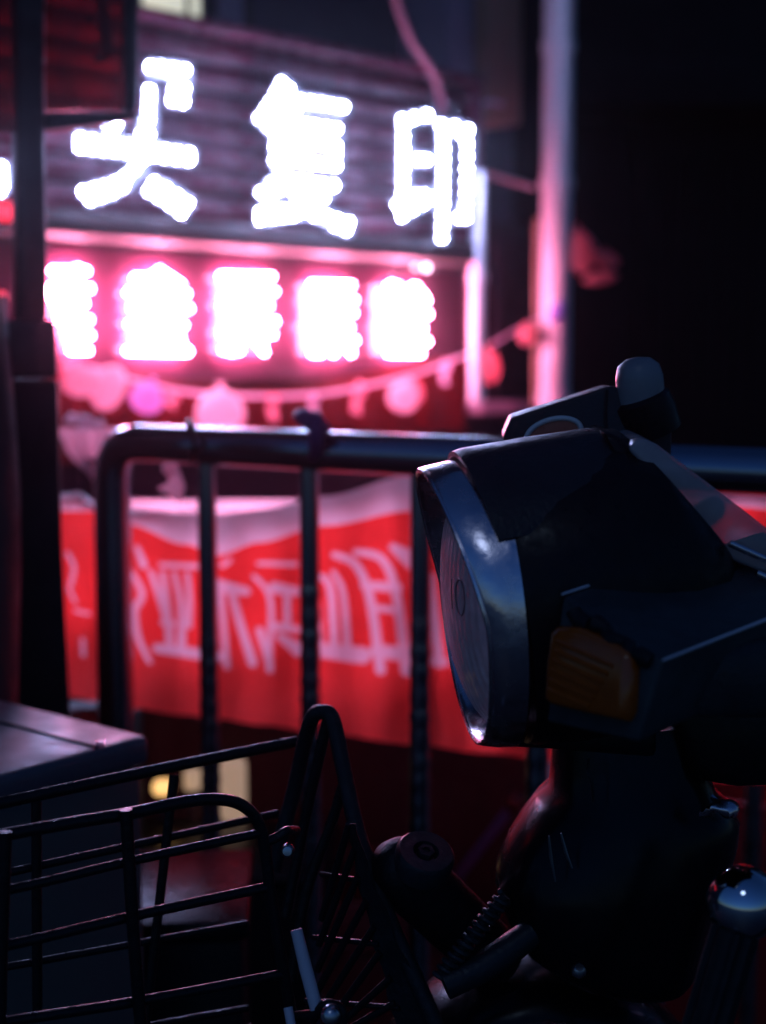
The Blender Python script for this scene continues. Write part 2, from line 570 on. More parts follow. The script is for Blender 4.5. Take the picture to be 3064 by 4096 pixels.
# window recess between the two pipes, with its sill
rec = slab(1048, 1152, 480, 866, -0.18, 0.12, 'black_frame', 'side_window')
slab(1040, 1170, 868, 892, -0.06, 0.24, 'mauve_panel', 'window_sill', rec)
slab(1070, 1078, 520, 840, -0.16, 0.02, 'plaster', 'mullion', rec)

# ------------------------------------------------------------------ fascia board with rounded slats
OFF_SL = 0.06
sL, sR = -2.2, s_of(1008, 300, OFF_SL)
zt = z_of(650, 118, OFF_SL); zl = z_of(650, 500, OFF_SL)
fas = thing('sign_board', 'slatted dark red fascia board behind the white LED characters', 'sign board', S(0.2, zl - 0.05, OFF_SL))
obj('back_panel', box(S(sL, zl - 0.02, -0.319), FT * (sR - sL), FN * (0.319 + OFF_SL - 0.01), V((0, 0, zt - zl + 0.04))), 'dark_wood', fas, smooth=False)
NS = 7
ph = (zt - zl) / NS
slat0 = None
for i in range(NS):
    zc = zl + ph * (i + 0.5)
    prof = []
    for k in range(9):
        a = math.pi * k / 8
        prof.append(S(sL, zc - math.cos(a) * ph * 0.47, OFF_SL + math.sin(a) * 0.022 - 0.008))
    if slat0 is None:
        slat0 = obj('slat', prism(prof, FT * (sR - sL)), 'slat', fas)
        z0 = WPOS[slat0].copy(); zc0 = zc
    else:
        share(slat0, 'slat', z0 + V((0, 0, zc - zc0)), fas)
obj('bottom_trim', box(S(sL, zl - 0.062, -0.02), FT * (sR - sL + 0.03), FN * 0.165, V((0, 0, 0.058))), 'trim', fas, bevel=0.006)
obj('top_trim', box(S(sL, zt + 0.003, -0.02), FT * (sR - sL + 0.03), FN * 0.13, V((0, 0, 0.03))), 'slat', fas, bevel=0.006)
obj('end_trim', box(S(sR + 0.003, zl - 0.001, -0.30), FT * 0.03, FN * 0.40, V((0, 0, zt - zl))), 'slat', fas, bevel=0.006)
# red LED strip on the left part of the board
single('red_light_strip', 'glowing red LED strip along the lower left of the slatted board', 'light strip',
       box(S(sL, z_of(50, 478, 0.16), 0.150), FT * (s_of(78, 460, 0.15) - sL), FN * 0.012, V((0, 0, 0.040))), 'red_led', smooth=False)
single('red_indicator_lamp', 'small red indicator lamp glowing beside the dark cab pillar', 'lamp',
       ellipsoid(F(2, 642, 0.1), V((0.012, 0, 0)), V((0, 0.012, 0)), V((0, 0, 0.012)), 12, 8), 'red_led')

# ------------------------------------------------------------------ white LED characters
OFF_L = 0.155
led_master = [None]
def led_geo(pos):
    a, u, w = frame_of(FN)
    return lathe([(0, 0.0070), (0.004, 0.0066), (0.007, 0.0042), (0.0085, 0)], pos, FN, 10)

def led_letter(label, strokes, pitch=25.0):
    """strokes: polylines in layout units, a row of LEDs on each"""
    allp = [p for s in strokes for p in s]
    cu = sum(p[0] for p in allp) / len(allp); cw = max(p[1] for p in allp)
    t = thing('led_character', label, 'sign character', F(cu, cw, OFF_L - 0.03), 'white LED characters on the fascia board')
    placed = []
    for st in strokes:
        # plate under the row
        c2 = [V((p[0], p[1], 0)) for p in st]
        left, right = [], []
        for i, p in enumerate(c2):
            d = (c2[min(i + 1, len(c2) - 1)] - c2[max(i - 1, 0)]).normalized()
            n = V((-d.y, d.x, 0)) * 12
            e = d * (12 if i == len(c2) - 1 else (-12 if i == 0 else 0))
            left.append(p + n + e); right.append(p - n + e)
        poly = left + right[::-1]
        obj('stroke_plate', prism([F(q.x, q.y, OFF_L - 0.014) for q in poly], FN * 0.012), 'letter_plate', t, smooth=False)
        # LEDs
        seglen = [(c2[i + 1] - c2[i]).length for i in range(len(c2) - 1)]
        L = sum(seglen)
        n = max(1, round(L / pitch))
        for k in range(n + 1):
            d = L * k / n
            i = 0
            while i < len(seglen) - 1 and d > seglen[i]:
                d -= seglen[i]; i += 1
            q = c2[i] + (c2[i + 1] - c2[i]) * (d / seglen[i])
            if any((q - o).length < 13 for o in placed): continue
            placed.append(q)
            pos = F(q.x, q.y, OFF_L)
            if led_master[0] is None:
                o = obj('led', led_geo(pos), 'led', t)
                led_master[0] = (o, WPOS[o] - pos)
            else:
                share(led_master[0][0], 'led', pos + led_master[0][1], t)
    return t

def half(lst):  # zoomed reading -> layout units
    return [[(x * 0.5, y * 0.5) for x, y in s] for s in lst]
mai = half([[(650, 288), (720, 294), (797, 303)], [(650, 312), (720, 318), (760, 322)],
            [(800, 325), (795, 380), (790, 440)], [(760, 340), (752, 385), (745, 432)],
            [(643, 392), (642, 450), (640, 520)], [(620, 520), (612, 580), (605, 640)], [(648, 520), (640, 580), (630, 640)],
            [(463, 528), (480, 580)], [(500, 535), (485, 570)],
            [(345, 600), (580, 633), (815, 664)], [(345, 634), (580, 660), (815, 690)],
            [(612, 690), (560, 755), (480, 800), (360, 828)], [(600, 735), (540, 800), (470, 835), (390, 862)],
            [(665, 790), (740, 830), (810, 877)], [(645, 825), (715, 868), (782, 918)]])
fu = half([[(1215, 360), (1180, 430), (1122, 510)], [(1246, 385), (1215, 450), (1160, 545)],
           [(1250, 430), (1360, 444), (1480, 462)], [(1235, 458), (1360, 462), (1475, 483)],
           [(1192, 520), (1190, 600), (1188, 690)], [(1225, 525), (1330, 540), (1452, 556)],
           [(1225, 603), (1330, 616), (1450, 632)], [(1225, 685), (1330, 700), (1448, 716)],
           [(1452, 556), (1450, 640), (1447, 725)],
           [(1245, 770), (1340, 788), (1440, 802)], [(1215, 745), (1175, 795), (1130, 832)], [(1235, 775), (1195, 825), (1165, 856)],
           [(1425, 815), (1370, 885), (1290, 925), (1125, 948)], [(1400, 800), (1335, 860), (1260, 905), (1125, 918)],
           [(1260, 820), (1340, 895), (1420, 940), (1505, 962)], [(1290, 870), (1350, 925), (1420, 965), (1495, 992)]])
yin = [[(827.5 + x * 0.5, y * 0.5) for x, y in s] for s in [
    [(83, 518), (135, 510), (190, 498)], [(86, 545), (86, 700), (84, 830)],
    [(62, 885), (78, 935), (145, 890), (225, 855)], [(90, 850), (150, 845), (215, 838)],
    [(110, 690), (185, 690)],
    [(250, 540), (310, 548), (365, 562)], [(260, 545), (259, 700), (258, 860), (252, 1027)],
    [(363, 570), (361, 740), (357, 940)], [(330, 940), (345, 900)], [(335, 575), (350, 590)]]]
left_ch = [[(2, 362), (4, 400)], [(-2, 412), (-60, 425)], [(-2, 370), (-150, 345), (-260, 330)], [(-2, 390), (-150, 366), (-260, 352)], [(-80, 220), (-84, 330), (-90, 450)], [(-104, 220), (-108, 330), (-114, 450)], [(-40, 250), (-200, 225)], [(-120, 400), (-180, 430), (-250, 440)], [(-70, 400), (-30, 420)]]
led_letter('white LED character with a slanted cross and two legs, partly behind the tinted pane', mai)
led_letter('white LED character of stacked bars between the two other lit characters', fu)
led_letter('white LED character with tall twin columns at the board end, beside the pipe', yin)
led_letter('white LED character mostly hidden behind the dark cab pillar', left_ch)

# ------------------------------------------------------------------ neon panel and five pink characters
OFF_N = -0.14
np_ = thing('neon_sign_box', 'glossy dark pink panel carrying the five glowing characters', 'sign panel', S(0.2, z_of(600, 800, OFF_N), OFF_N))
s0, s1 = s_of(-260, 700, OFF_N), s_of(1002, 700, OFF_N)
zt2, zl2 = zl - 0.066, z_of(560, 822, OFF_N)
obj('face_board', box(S(s0, zl2, -0.29), FT * (s1 - s0), FN * (0.29 + OFF_N), V((0, 0, zt2 - zl2))), 'panel_dark', np_, bevel=0.004)
obj('end_frame', box(S(s1 + 0.003, zl2, -0.29), FT * 0.03, FN * 0.20, V((0, 0, zt2 - zl2))), 'dark_wood', np_, bevel=0.004)

def neon(label, rows, cols, extra=()):
    us = [x for r in rows for x in r[:2]]
    t = thing('neon_character', label, 'neon character', F(sum(us) / len(us), max(r[2] for r in rows), OFF_N), 'pink neon characters in a row')
    for (u0, u1, w) in rows:
        pts = [F(lerp(u0, u1, k / 4), w + (u1 - u0) * 0.02 * k / 4, OFF_N + 0.028) for k in range(5)]
        obj('tube', tube(pts, 0.0062, 8), 'neon', t)
    for (u, w0, w1) in cols:
        pts = [F(u, lerp(w0, w1, k / 4), OFF_N + 0.034) for k in range(5)]
        obj('tube', tube(pts, 0.0062, 8), 'neon', t)
    for pl in extra:
        obj('tube', tube([F(p[0], p[1], OFF_N + 0.030) for p in pl], 0.0062, 8), 'neon', t)
    # two stand-offs carry the tubes
    for u in (min(us) + 20, max(us) - 20):
        w = rows[len(rows) // 2][2]
        obj('standoff', tube([F(u, w, OFF_N), F(u, w, OFF_N + 0.03)], 0.004, 8), 'zinc', t)
neon('pink neon character cut off by the dark cab beside it',
     [(112, 188, 584), (104, 196, 622), (118, 184, 654), (124, 194, 690), (148, 196, 724), (152, 192, 756)],
     [(142, 583, 672), (168, 575, 758)], [[(106, 630), (128, 672), (160, 742)]])
neon('pink neon character with a raised top stroke, second from the cab',
     [(290, 372, 600), (276, 404, 632), (284, 410, 664), (278, 398, 700), (290, 392, 730), (274, 406, 758)],
     [(310, 610, 750), (340, 586, 758), (372, 612, 748)], [[(312, 610), (345, 584), (392, 616)], [(362, 726), (408, 760)]])
neon('wide pink neon character in the middle of the lit row',
     [(476, 588, 596), (486, 594, 628), (478, 582, 658), (488, 596, 692), (478, 590, 720), (482, 520, 756)],
     [(506, 592, 748), (536, 600, 736), (566, 595, 745)], [[(548, 728), (572, 762)], [(528, 730), (500, 762)]])
neon('squarish pink neon character, second from the white pipe',
     [(672, 760, 614), (668, 766, 646), (676, 764, 674), (664, 756, 706), (672, 768, 734), (674, 696, 762)],
     [(692, 612, 758), (716, 612, 752), (742, 612, 748)], [[(716, 740), (722, 766)], [(744, 742), (760, 764)]])
neon('pink neon character with a notched top edge, beside the white pipe',
     [(838, 862, 618), (832, 922, 648), (840, 926, 678), (830, 914, 708), (836, 924, 736), (838, 910, 762)],
     [(854, 616, 758), (878, 634, 756), (900, 616, 756)], [[(890, 618), (918, 640)], [(846, 612), (862, 640)]])

# small sensor with two lamps on the fascia underside
sen = thing('sensor_lamp', 'tiny sensor with a teal and a white lamp above the last neon character', 'sensor', F(912, 592, OFF_N + 0.04))
obj('housing', box(F(895, 584, OFF_N + 0.002), FT * 0.075, FN * 0.03, V((0, 0, 0.022))), 'grey_plastic', sen, bevel=0.004)
obj('lamp', ellipsoid(F(898, 577, OFF_N + 0.05), V((0.008, 0, 0)), V((0, 0.008, 0)), V((0, 0, 0.007)), 10, 6), 'teal_led', sen)
obj('lamp', ellipsoid(F(922, 578, OFF_N + 0.05), V((0.009, 0, 0)), V((0, 0.009, 0)), V((0, 0, 0.009)), 10, 6), 'white_dot', sen)

# red valance cloth under the neon panel
def valance(a, b):
    u = lerp(-120, 1006, a)
    wt = interp([-120, 130, 550, 1006], [700, 792, 846, 770], u)
    w = lerp(wt, 930, b)
    return F(u, w, -0.125 + 0.012 * math.sin(u * 0.09) * b)
single('valance_cloth', 'dark red cloth hung below the neon panel behind the balloon string', 'cloth', thick_sheet(sheet(valance, 60, 6), 0.003, -FN), 'redcloth')

# ------------------------------------------------------------------ pipes
def pipe(label, u_top, u_bot, w_top, w_bot, diam, off, m, clamps=(), floor=True):
    p1, p2 = F(u_top, w_top, off), F(u_bot, w_bot, off)
    s = ((p1 + p2) / 2 - A0).dot(FT)
    top, bot = S(s, p1.z, off), S(s, 0.0 if floor else p2.z, off)
    t = thing('pipe', label, 'pipe', bot)
    obj('shaft', tube([bot, lerp(bot, top, 0.5), top], diam / 2, 20), m, t)
    for w in clamps:
        z = F(u_top, w, off).z
        obj('clamp', lathe([(-0.018, diam / 2), (-0.018, diam / 2 + 0.006), (0.018, diam / 2 + 0.006), (0.018, diam / 2)], S(s, z, off), V((0, 0, 1)), 20), m, t)
    return t, s
pipe('thick white drainpipe rising past the end of the shop front', 1200, 1207, -160, 850, 0.104, 0.10, 'white_pipe', (100, 395, 860))
pipe('white downpipe below the last LED character', 1034, 1030, 372, 868, 0.050, 0.135, 'white_pipe', (600,), floor=False)
pipe('thin brown pipe next to the thick white drainpipe', 1158, 1158, 470, 880, 0.018, 0.00, 'brown_pipe', (), floor=False)
bagp = F(1204, 675, 0.165)
single('purple_plastic_bag', 'dark purple plastic bag knotted on the thick white drainpipe', 'bag',
       ellipsoid(bagp, V((0.026, 0.01, 0)), V((-0.01, 0.022, 0)), V((0.006, 0, 0.036)), 12, 8), 'cable_purple')

# ------------------------------------------------------------------ loose cables
def cable(label, pts, r, m, off=0.12, name='cable'):
    return single(name, label, 'cable', tube(curve([F(u, w, off) for u, w in pts], 8), r, 8), m)
cable('pink cable curving down to the top of the last LED character', [(842, -60), (862, 20), (890, 90), (925, 140), (945, 180), (958, 250)], 0.012, 'cable', 0.13)
cable('pale cable looping over the upper corner of the last LED character', [(1022, 290), (1022, 250), (1035, 232), (1055, 220), (1085, 226)], 0.008, 'cable_pale', 0.02)
cable('pale bracket wire between the end character and the drainpipe', [(1045, 372), (1090, 386), (1150, 404)], 0.009, 'cable_pale', 0.04)

# ------------------------------------------------------------------ balloon string
OFF_B = 0.02
ROPE = [(130, 792), (210, 797), (290, 822), (400, 846), (540, 856), (680, 852), (800, 832), (920, 800), (1010, 765), (1060, 745), (1130, 705), (1204, 672)]
single('balloon_string', 'pale sagging string tied under the neon row carrying balloons', 'string',
       tube(curve([F(u, w, OFF_B) for u, w in ROPE], 6), 0.0052, 8), 'rope')
def balloon(label, u, w, ru, rw, m, tilt=0.0, off=OFF_B + 0.05, knot=True):
    c = F(u, w, off)
    d = (c - C).length
    t = thing('balloon', label, 'balloon', c, 'balloons along the string')
    a = K * d * ru * 1.0
    b = K * d * rw
    ax = V((math.cos(tilt), 0, math.sin(tilt))); az = V((-math.sin(tilt), 0, math.cos(tilt)))
    prof = []
    for k in range(15):
        th = math.pi * k / 14
        z = -math.cos(th)
        r = math.sin(th) * (1.0 + 0.12 * z)          # fuller away from the knot
        prof.append((z * b, max(r * a, 0)))
    prof[0] = (-b, 0); prof[-1] = (b, 0)
    obj('skin', lathe([(-z, r) for z, r in prof][::-1], c, az * -1 if False else az, 22, V((0, 1, 0))), m, t)
    if knot:
        obj('knot', lathe([(b * 0.98, 0.001), (b * 1.06, a * 0.10), (b * 1.10, a * 0.10), (b * 1.24, a * 0.20), (b * 1.26, 0)], c, az, 10, V((0, 1, 0))), m, t)
    return t
balloon('large pale pink balloon hanging lowest beside the cab', 232, 836, 50, 36, 'balloon', R(65))
balloon('pale pink balloon overlapping the largest one next to the cab', 178, 822, 36, 34, 'balloon', R(20))
balloon('lilac balloon between the two large pink balloons', 318, 858, 36, 34, 'balloon_lilac', R(-20))
balloon('round pale balloon half hidden by the steel rail', 476, 888, 52, 48, 'balloon', 0)
balloon('pink balloon under the last neon character', 872, 856, 34, 34, 'balloon', R(-25))
balloon('red balloon overlapping the pink balloon under the last neon character', 888, 846, 26, 30, 'balloon_red', R(15), OFF_B)
balloon('pink balloon with a red knot just right of the white downpipe', 1056, 792, 24, 36, 'balloon_red', R(3), 0.10)
balloon('small red balloon tied near the thin brown pipe', 1138, 722, 19, 23, 'balloon_red', 0)
balloon('dim pink balloon behind the thick white drainpipe', 1254, 545, 27, 46, 'balloon_red', R(8), 0.0)
balloon('dim half-shrunk balloon furthest beyond the drainpipe', 1304, 560, 34, 18, 'balloon_red', R(-10), 0.0)
balloon('dim lower balloon in the cluster beyond the drainpipe', 1296, 600, 38, 14, 'balloon_red', R(8), 0.0)
single('balloon_tie', 'thin string holding the dim balloons beyond the drainpipe', 'string',
       tube(curve([F(1204, 520, 0.0), F(1254, 498, 0.0), F(1290, 540, 0.0), F(1300, 600, 0.0)], 5), 0.003, 6), 'rope')
def tag(label, u, w, du, dw, m='paper', tilt=0.0):
    c = F(u, w, OFF_B + 0.012)
    d = (c - C).length
    hx, hz = K * d * du, K * d * dw
    ct, st = math.cos(tilt), math.sin(tilt)
    poly = []
    for x, z in [(-0.5, 1), (0.6, 1), (1, 0.3), (0.4, -0.1), (0.9, -1), (-0.3, -1), (-0.8, -0.2)]:
        x, z = x * hx, z * hz
        poly.append(c + FT * (x * ct - z * st) + V((0, 0, x * st + z * ct)))
    single('paper_tag', label, 'paper tag', prism(poly, FN * 0.004), m, 'paper tags along the string', smooth=False)
tag('pink paper tag beside the lilac balloon', 368, 862, 22, 16, 'paper', R(-30))
tag('red paper tag clipped right of the round pale balloon', 588, 880, 18, 28, 'paper')
tag('lilac paper tag clipped at the lowest point of the string', 676, 872, 16, 24, 'rope')
tag('twisted pink paper tag between lilac tag and pink balloon', 772, 858, 20, 34, 'paper', R(-18))
tag('white paper tag clipped where the string nears the downpipe', 960, 804, 16, 26, 'rope', R(-12))
tag('narrow pink paper strip hanging beside the cab', 140, 808, 12, 38, 'paper', R(4))

# ------------------------------------------------------------------ far dark building with shutter
shb = thing('far_building', 'unlit building with a roller shutter beyond the drainpipe', 'building', V((2.6, 7.4, 0)))
obj('wall', box(V((0.2, 7.4, 0)), V((7, 0, 0)), V((0, 3, 0)), V((0, 0, 6.0))), 'shutter', shb, smooth=False)
obj('canopy', box(V((0.9, 6.9, 2.42)), V((5.5, 0, 0)), V((0, 0.49, 0)), V((0, 0, 0.22))), 'shutter', shb, bevel=0.02)
rib = None
for i in range(26):
    x = 1.32 + i * 0.085
    g = prism([V((x, 7.397, 0.02)), V((x + 0.01, 7.36, 0.02)), V((x + 0.055, 7.36, 0.02)), V((x + 0.066, 7.397, 0.02))], V((0, 0, 2.2)))
    if rib is None:
        rib = obj('shutter_slat', g, 'shutter', shb, smooth=False); rp = WPOS[rib].copy()
    else:
        share(rib, 'shutter_slat', rp + V((i * 0.085, 0, 0)), shb)

# ------------------------------------------------------------------ crowd barrier
def bar_d(u):        # distance of the barrier from the camera along the picture
    a = P(243, 957, 1.86); b = P(1560, 1015, 1.42)
    return a, b
BA, BB = bar_d(0)
BT = V((BB.x - BA.x, BB.y - BA.y, 0)).normalized()
BN = V((BT.y, -BT.x, 0))
if BN.y > 0: BN = -BN
def B(u, w, off=0.0):
    return on_plane(u, w, V((BA.x, BA.y, 0)) + BN * off, BN)
bar = thing('crowd_barrier', 'stainless steel crowd barrier with rounded corner in front of the banner', 'barrier', V((0.1, 1.6, 0)))
c0 = B(243, 1100); railL = B(300, 957); railR = BA + (BB - BA) * 1.34
rr = 0.0245
corner = [B(243, 1030), B(246, 998), B(258, 972), B(278, 960)]
foot = V((B(243, 1400).x, B(243, 1400).y, 0.03))
rail_pts = [foot, lerp(foot, c0, 0.5), c0] + corner + [railL, lerp(railL, railR, 0.3), lerp(railL, railR, 0.6), railR]
endp = V((railR.x, railR.y, 0.03))
rail_pts += [railR + BT * 0.04 + V((0, 0, -0.02)), railR + BT * 0.06 + V((0, 0, -0.07)), V((railR.x, railR.y, 0.5)) + BT * 0.06, endp + BT * 0.06]
obj('frame', tube(rail_pts, rr, 20), 'steel', bar)
lowz = 0.16
obj('bottom_rail', tube([V((foot.x, foot.y, lowz)) + BT * 0.02, V((endp.x, endp.y, lowz)) + BT * 0.04], 0.017, 14), 'steel_dull', bar)
for q in (foot, endp + BT * 0.06):
    obj('foot', box(V((q.x, q.y, 0)) - BN * 0.22 - BT * 0.02, BN * 0.44, BT * 0.04, V((0, 0, 0.028))), 'steel_dull', bar, bevel=0.004)
def ridged(top, bot, r, z0, z1):
    """straight tube with small swollen rings between two heights"""
    pts, rs = [], []
    N = 120
    for i in range(N + 1):
        p = lerp(top, bot, i / N)
        k = 0.0
        if z1 < p.z < z0:
            k = max(0, math.sin((p.z) * 2 * math.pi / 0.026)) ** 2 * 0.0016
        pts.append(p); rs.append(r + k)
    return tube(pts, rs, 14)
for u, wz in ((446, 1360), (668, 1250), (909, 1345), (1168, 1200)):
    top = B(u, 985 + (u - 446) * 0.06)
    bot = V((top.x, top.y, lowz))
    obj('bar', ridged(top, bot, 0.0122, B(u, wz).z, 0.2), 'steel', bar)  # rings added to mimic rows of reflected dots along the bars
for u in (1440, 1730, 2040):
    top = B(u, 1000 + (u - 1440) * 0.1); bot = V((top.x, top.y, lowz))
    obj('bar', tube([top, bot], 0.0105, 14), 'steel', bar)
# things tied to the rail
def lump(c, rx, ry, rz, seed, amp=0.3):
    rnd = random.Random(seed)
    v, f = ellipsoid(c, V((rx, 0, 0)), V((0, ry, 0)), V((0, 0, rz)), 14, 9)
    nz = [V((rnd.uniform(-1, 1), rnd.uniform(-1, 1), rnd.uniform(-1, 1))).normalized() for _ in range(9)]
    out = []
    for p in v:
        d = V(p) - V(c)
        n = d.normalized() if d.length > 0 else V((0, 0, 1))
        k = 1 + amp * sum(max(0, n.dot(q)) ** 6 * (1 if i % 2 else -1) for i, q in enumerate(nz))
        out.append(V(c) + d * k)
    return out, f
kb = thing('ribbon_knot', 'dark purple ribbon knotted on top of the steel rail', 'ribbon', B(682, 930, 0.0))
obj('loop', tube(curve([B(682, 912, 0.03), B(682, 905, 0.0), B(682, 940, -0.032), B(682, 990, 0.0), B(682, 960, 0.032)], 6, True), 0.009, 8, True), 'knot', kb)
obj('bow', lump(B(682, 916, 0.022), 0.022, 0.014, 0.014, 3, 0.5), 'knot', kb)
kt = thing('cable_tie', 'dark strap wound around the rail near its rounded corner', 'strap', B(415, 950))
obj('strap', tube(curve([B(412, 918, 0.022), B(408, 915, -0.01), B(408, 950, -0.032), B(415, 1000, 0.0), B(420, 965, 0.032)], 6, True), 0.0045, 8, True), 'black_frame', kt)
hg = thing('hanging_ribbon', 'crumpled pink ribbon hanging under the steel rail', 'ribbon', B(375, 1080, -0.06))
obj('knot', lump(B(366, 1005, -0.05), 0.010, 0.008, 0.010, 5, 0.5), 'pinkcloth', hg)
obj('tail', prism([B(*q, -0.05) for q in ((360, 1012), (386, 1010), (400, 1050), (392, 1084), (376, 1072), (346, 1054), (372, 1040))], BN * 0.006), 'pinkcloth', hg, smooth=False)
obj('cord', tube([B(366, 1000, -0.05), B(366, 972, -0.03)], 0.002, 6), 'knot', hg)

# ------------------------------------------------------------------ red banner behind the barrier
def ban_base(u):
    a = P(280, 1300, 2.12); b = P(1150, 1300, 1.92)
    return a, b
NA, NB = ban_base(0)
NT = V((NB.x - NA.x, NB.y - NA.y, 0)).normalized()
NN = V((NT.y, -NT.x, 0))
if NN.y > 0: NN = -NN
BU = [60, 145, 205, 280, 400, 470, 560, 700, 890, 1050, 1250, 1600, 1760]
BTOP = [1094, 1098, 1100, 1128, 1170, 1194, 1166, 1130, 1098, 1074, 1064, 1090, 1104]
BBOT = [1495, 1505, 1515, 1530, 1545, 1553, 1566, 1585, 1608, 1628, 1652, 1690, 1700]
def ban_off(u, w):
    x = u * 0.012
    wt = interp(BU, BTOP, u)
    h = (w - wt) / 450
    return 0.010 * math.sin(x * 1.7 + 0.6) * (1 - 0.4 * h) + 0.006 * math.sin(x * 4.1 + h * 1.5) + 0.016 * math.exp(-((u - 480 - 40 * h) / 70.0) ** 2) * (1 - h) \
        + 0.018 * math.exp(-((w - wt) / 60.0) ** 2) + 0.004 * math.sin(w * 0.03 + x)
def N_(u, w, off=0.0):
    return on_plane(u, w, V((NA.x, NA.y, 0)) + NN * (ban_off(u, w) + off), NN)
ban = thing('banner', 'red cloth banner with pale mirrored lettering and folded-over top edge', 'banner', V((0, 2.05, 0)))
def ban_fn(a, b):
    u = lerp(60, 1760, a)
    w = lerp(interp(BU, BTOP, u), interp(BU, BBOT, u), b)
    return N_(u, w)
# folded-over pale top
FUu = [60, 145, 170, 205, 280, 400, 470, 560, 700, 890, 1050, 1250, 1600, 1760]
FTOP = [1070, 1066, 1062, 1085, 1098, 1108, 1110, 1100, 1072, 1026, 1008, 1020, 1062, 1076]
FLOW = [1100, 1104, 1104, 1104, 1134, 1176, 1200, 1172, 1136, 1104, 1080, 1070, 1096, 1110]
def flap_fn(a, b):
    u = lerp(60, 1760, a)
    wt, wl = interp(FUu, FTOP, u), interp(FUu, FLOW, u)
    w = lerp(wt, wl, b)
    off = 0.006 + 0.030 * math.sin(min(1, b * 1.1) * math.pi * 0.5)
    return on_plane(u, w, V((NA.x, NA.y, 0)) + NN * (ban_off(u, wl) + off - 0.012), NN)
obj('top_fold', sheet(flap_fn, 150, 8), 'banner_flap', ban)
for u in (236, 912, 1640):
    p = N_(u, 1300, -0.03)
    obj('post', tube([V((p.x, p.y, 0)), V((p.x, p.y, N_(u, interp(BU, BTOP, u) + 20).z))], 0.011, 12), 'steel_dull', ban)
# lettering: strokes as thick polylines in layout units
INK = []
def bz(pts):  # reading from zoom at (0,1800), 0.871 -> layout units
    return [(x * 0.6203, 972.2 + y * 0.6203) for x, y in pts]
def letter(strokes):
    for p, w in strokes:
        q = [V((x, y, 0)) for x, y in bz(p)]
        q = curve(q, 5) if len(q) > 2 else q
        wl = w if isinstance(w, (tuple, list)) else (w, w)
        for i in range(len(q) - 1):
            n = len(q) - 1
            INK.append((q[i].x, q[i].y, q[i + 1].x, q[i + 1].y, lerp(wl[0], wl[1], i / n) * 0.35, lerp(wl[0], wl[1], (i + 1) / n) * 0.35))
letter([([(235, 360), (258, 410), (246, 470)], 12), ([(240, 480), (262, 530)], 9), ([(262, 560), (310, 570)], 9), ([(288, 660), (290, 715)], 12)])
letter([([(478, 340), (500, 400)], (16, 24)), ([(455, 420), (495, 500), (462, 560)], (14, 26)), ([(465, 550), (480, 650), (522, 738)], (26, 14))])
letter([([(525, 425), (560, 520), (590, 610)], (16, 30)), ([(566, 430), (580, 520), (592, 680)], (18, 26)), ([(607, 430), (630, 540), (632, 680)], (16, 28)), ([(652, 430), (660, 520), (655, 610)], (14, 24)), ([(548, 690), (760, 720)], (28, 36)), ([(570, 600), (600, 605)], 22)])
letter([([(760, 475), (858, 492)], (44, 26)), ([(768, 500), (778, 600), (790, 755)], (24, 18)), ([(808, 500), (835, 600), (880, 740)], (22, 28))])
letter([([(885, 440), (930, 490), (945, 560), (938, 700), (940, 765)], (14, 22)), ([(905, 630), (935, 745)], (24, 14)), ([(955, 480), (1030, 492)], (36, 28)), ([(1000, 500), (1000, 610)], 22), ([(960, 615), (1035, 625)], (26, 22)), ([(975, 650), (1040, 695)], (22, 44))])
letter([([(1115, 440), (1150, 480), (1165, 680)], (18, 28)), ([(1160, 425), (1195, 500), (1210, 690)], (14, 26)), ([(1060, 690), (1262, 715)], (42, 52)), ([(1100, 470), (1115, 680)], (14, 22))])
letter([([(1165, 365), (1240, 400), (1290, 520), (1325, 765)], (20, 32)), ([(1240, 355), (1330, 380), (1380, 500), (1415, 770)], (20, 34)), ([(1270, 470), (1385, 480)], (26, 30)), ([(1310, 550), (1395, 560)], 20), ([(1310, 700), (1420, 712)], (40, 46))])
letter([([(1370, 340), (1440, 385)], (26, 60)), ([(1500, 440), (1530, 740)], (26, 34)), ([(1470, 730), (1545, 738)], 30)])
letter([([(2560, 300), (2640, 330)], 60), ([(2600, 340), (2630, 480)], 40)])
# earlier row peeking under the fold
letter([([(560, 400), (690, 405)], (14, 16))])
letter([([(775, 400), (800, 385)], (16, 14))])
letter([([(900, 395), (1030, 398)], (12, 14))])

import numpy as np
NU_, NV_ = 520, 150
bcl = obj('cloth', sheet(ban_fn, NU_, NV_), 'banner', ban)
gx, gy = [], []
for j in range(NV_ + 1):
    for i in range(NU_ + 1):
        u = lerp(60, 1760, i / NU_)
        gx.append(u)
        gy.append(j / NV_)
gx = np.array(gx); gy = np.array(gy)
tu = np.array([interp(BU, BTOP, u) for u in np.linspace(60, 1760, NU_ + 1)])
bu_ = np.array([interp(BU, BBOT, u) for u in np.linspace(60, 1760, NU_ + 1)])
gy = np.tile(tu, NV_ + 1) + gy * np.tile(bu_ - tu, NV_ + 1)
ink = np.zeros(len(gx))
for x0, y0, x1, y1, h0, h1 in INK:
    dx, dy = x1 - x0, y1 - y0
    t = np.clip(((gx - x0) * dx + (gy - y0) * dy) / (dx * dx + dy * dy + 1e-9), 0, 1)
    dist = np.hypot(gx - x0 - t * dx, gy - y0 - t * dy)
    ink = np.maximum(ink, np.clip((h0 + (h1 - h0) * t - dist) / 3.0 + 0.5, 0, 1))
at_ = bcl.data.attributes.new('ink', 'FLOAT', 'POINT')
at_.data.foreach_set('value', ink.astype(np.float32))
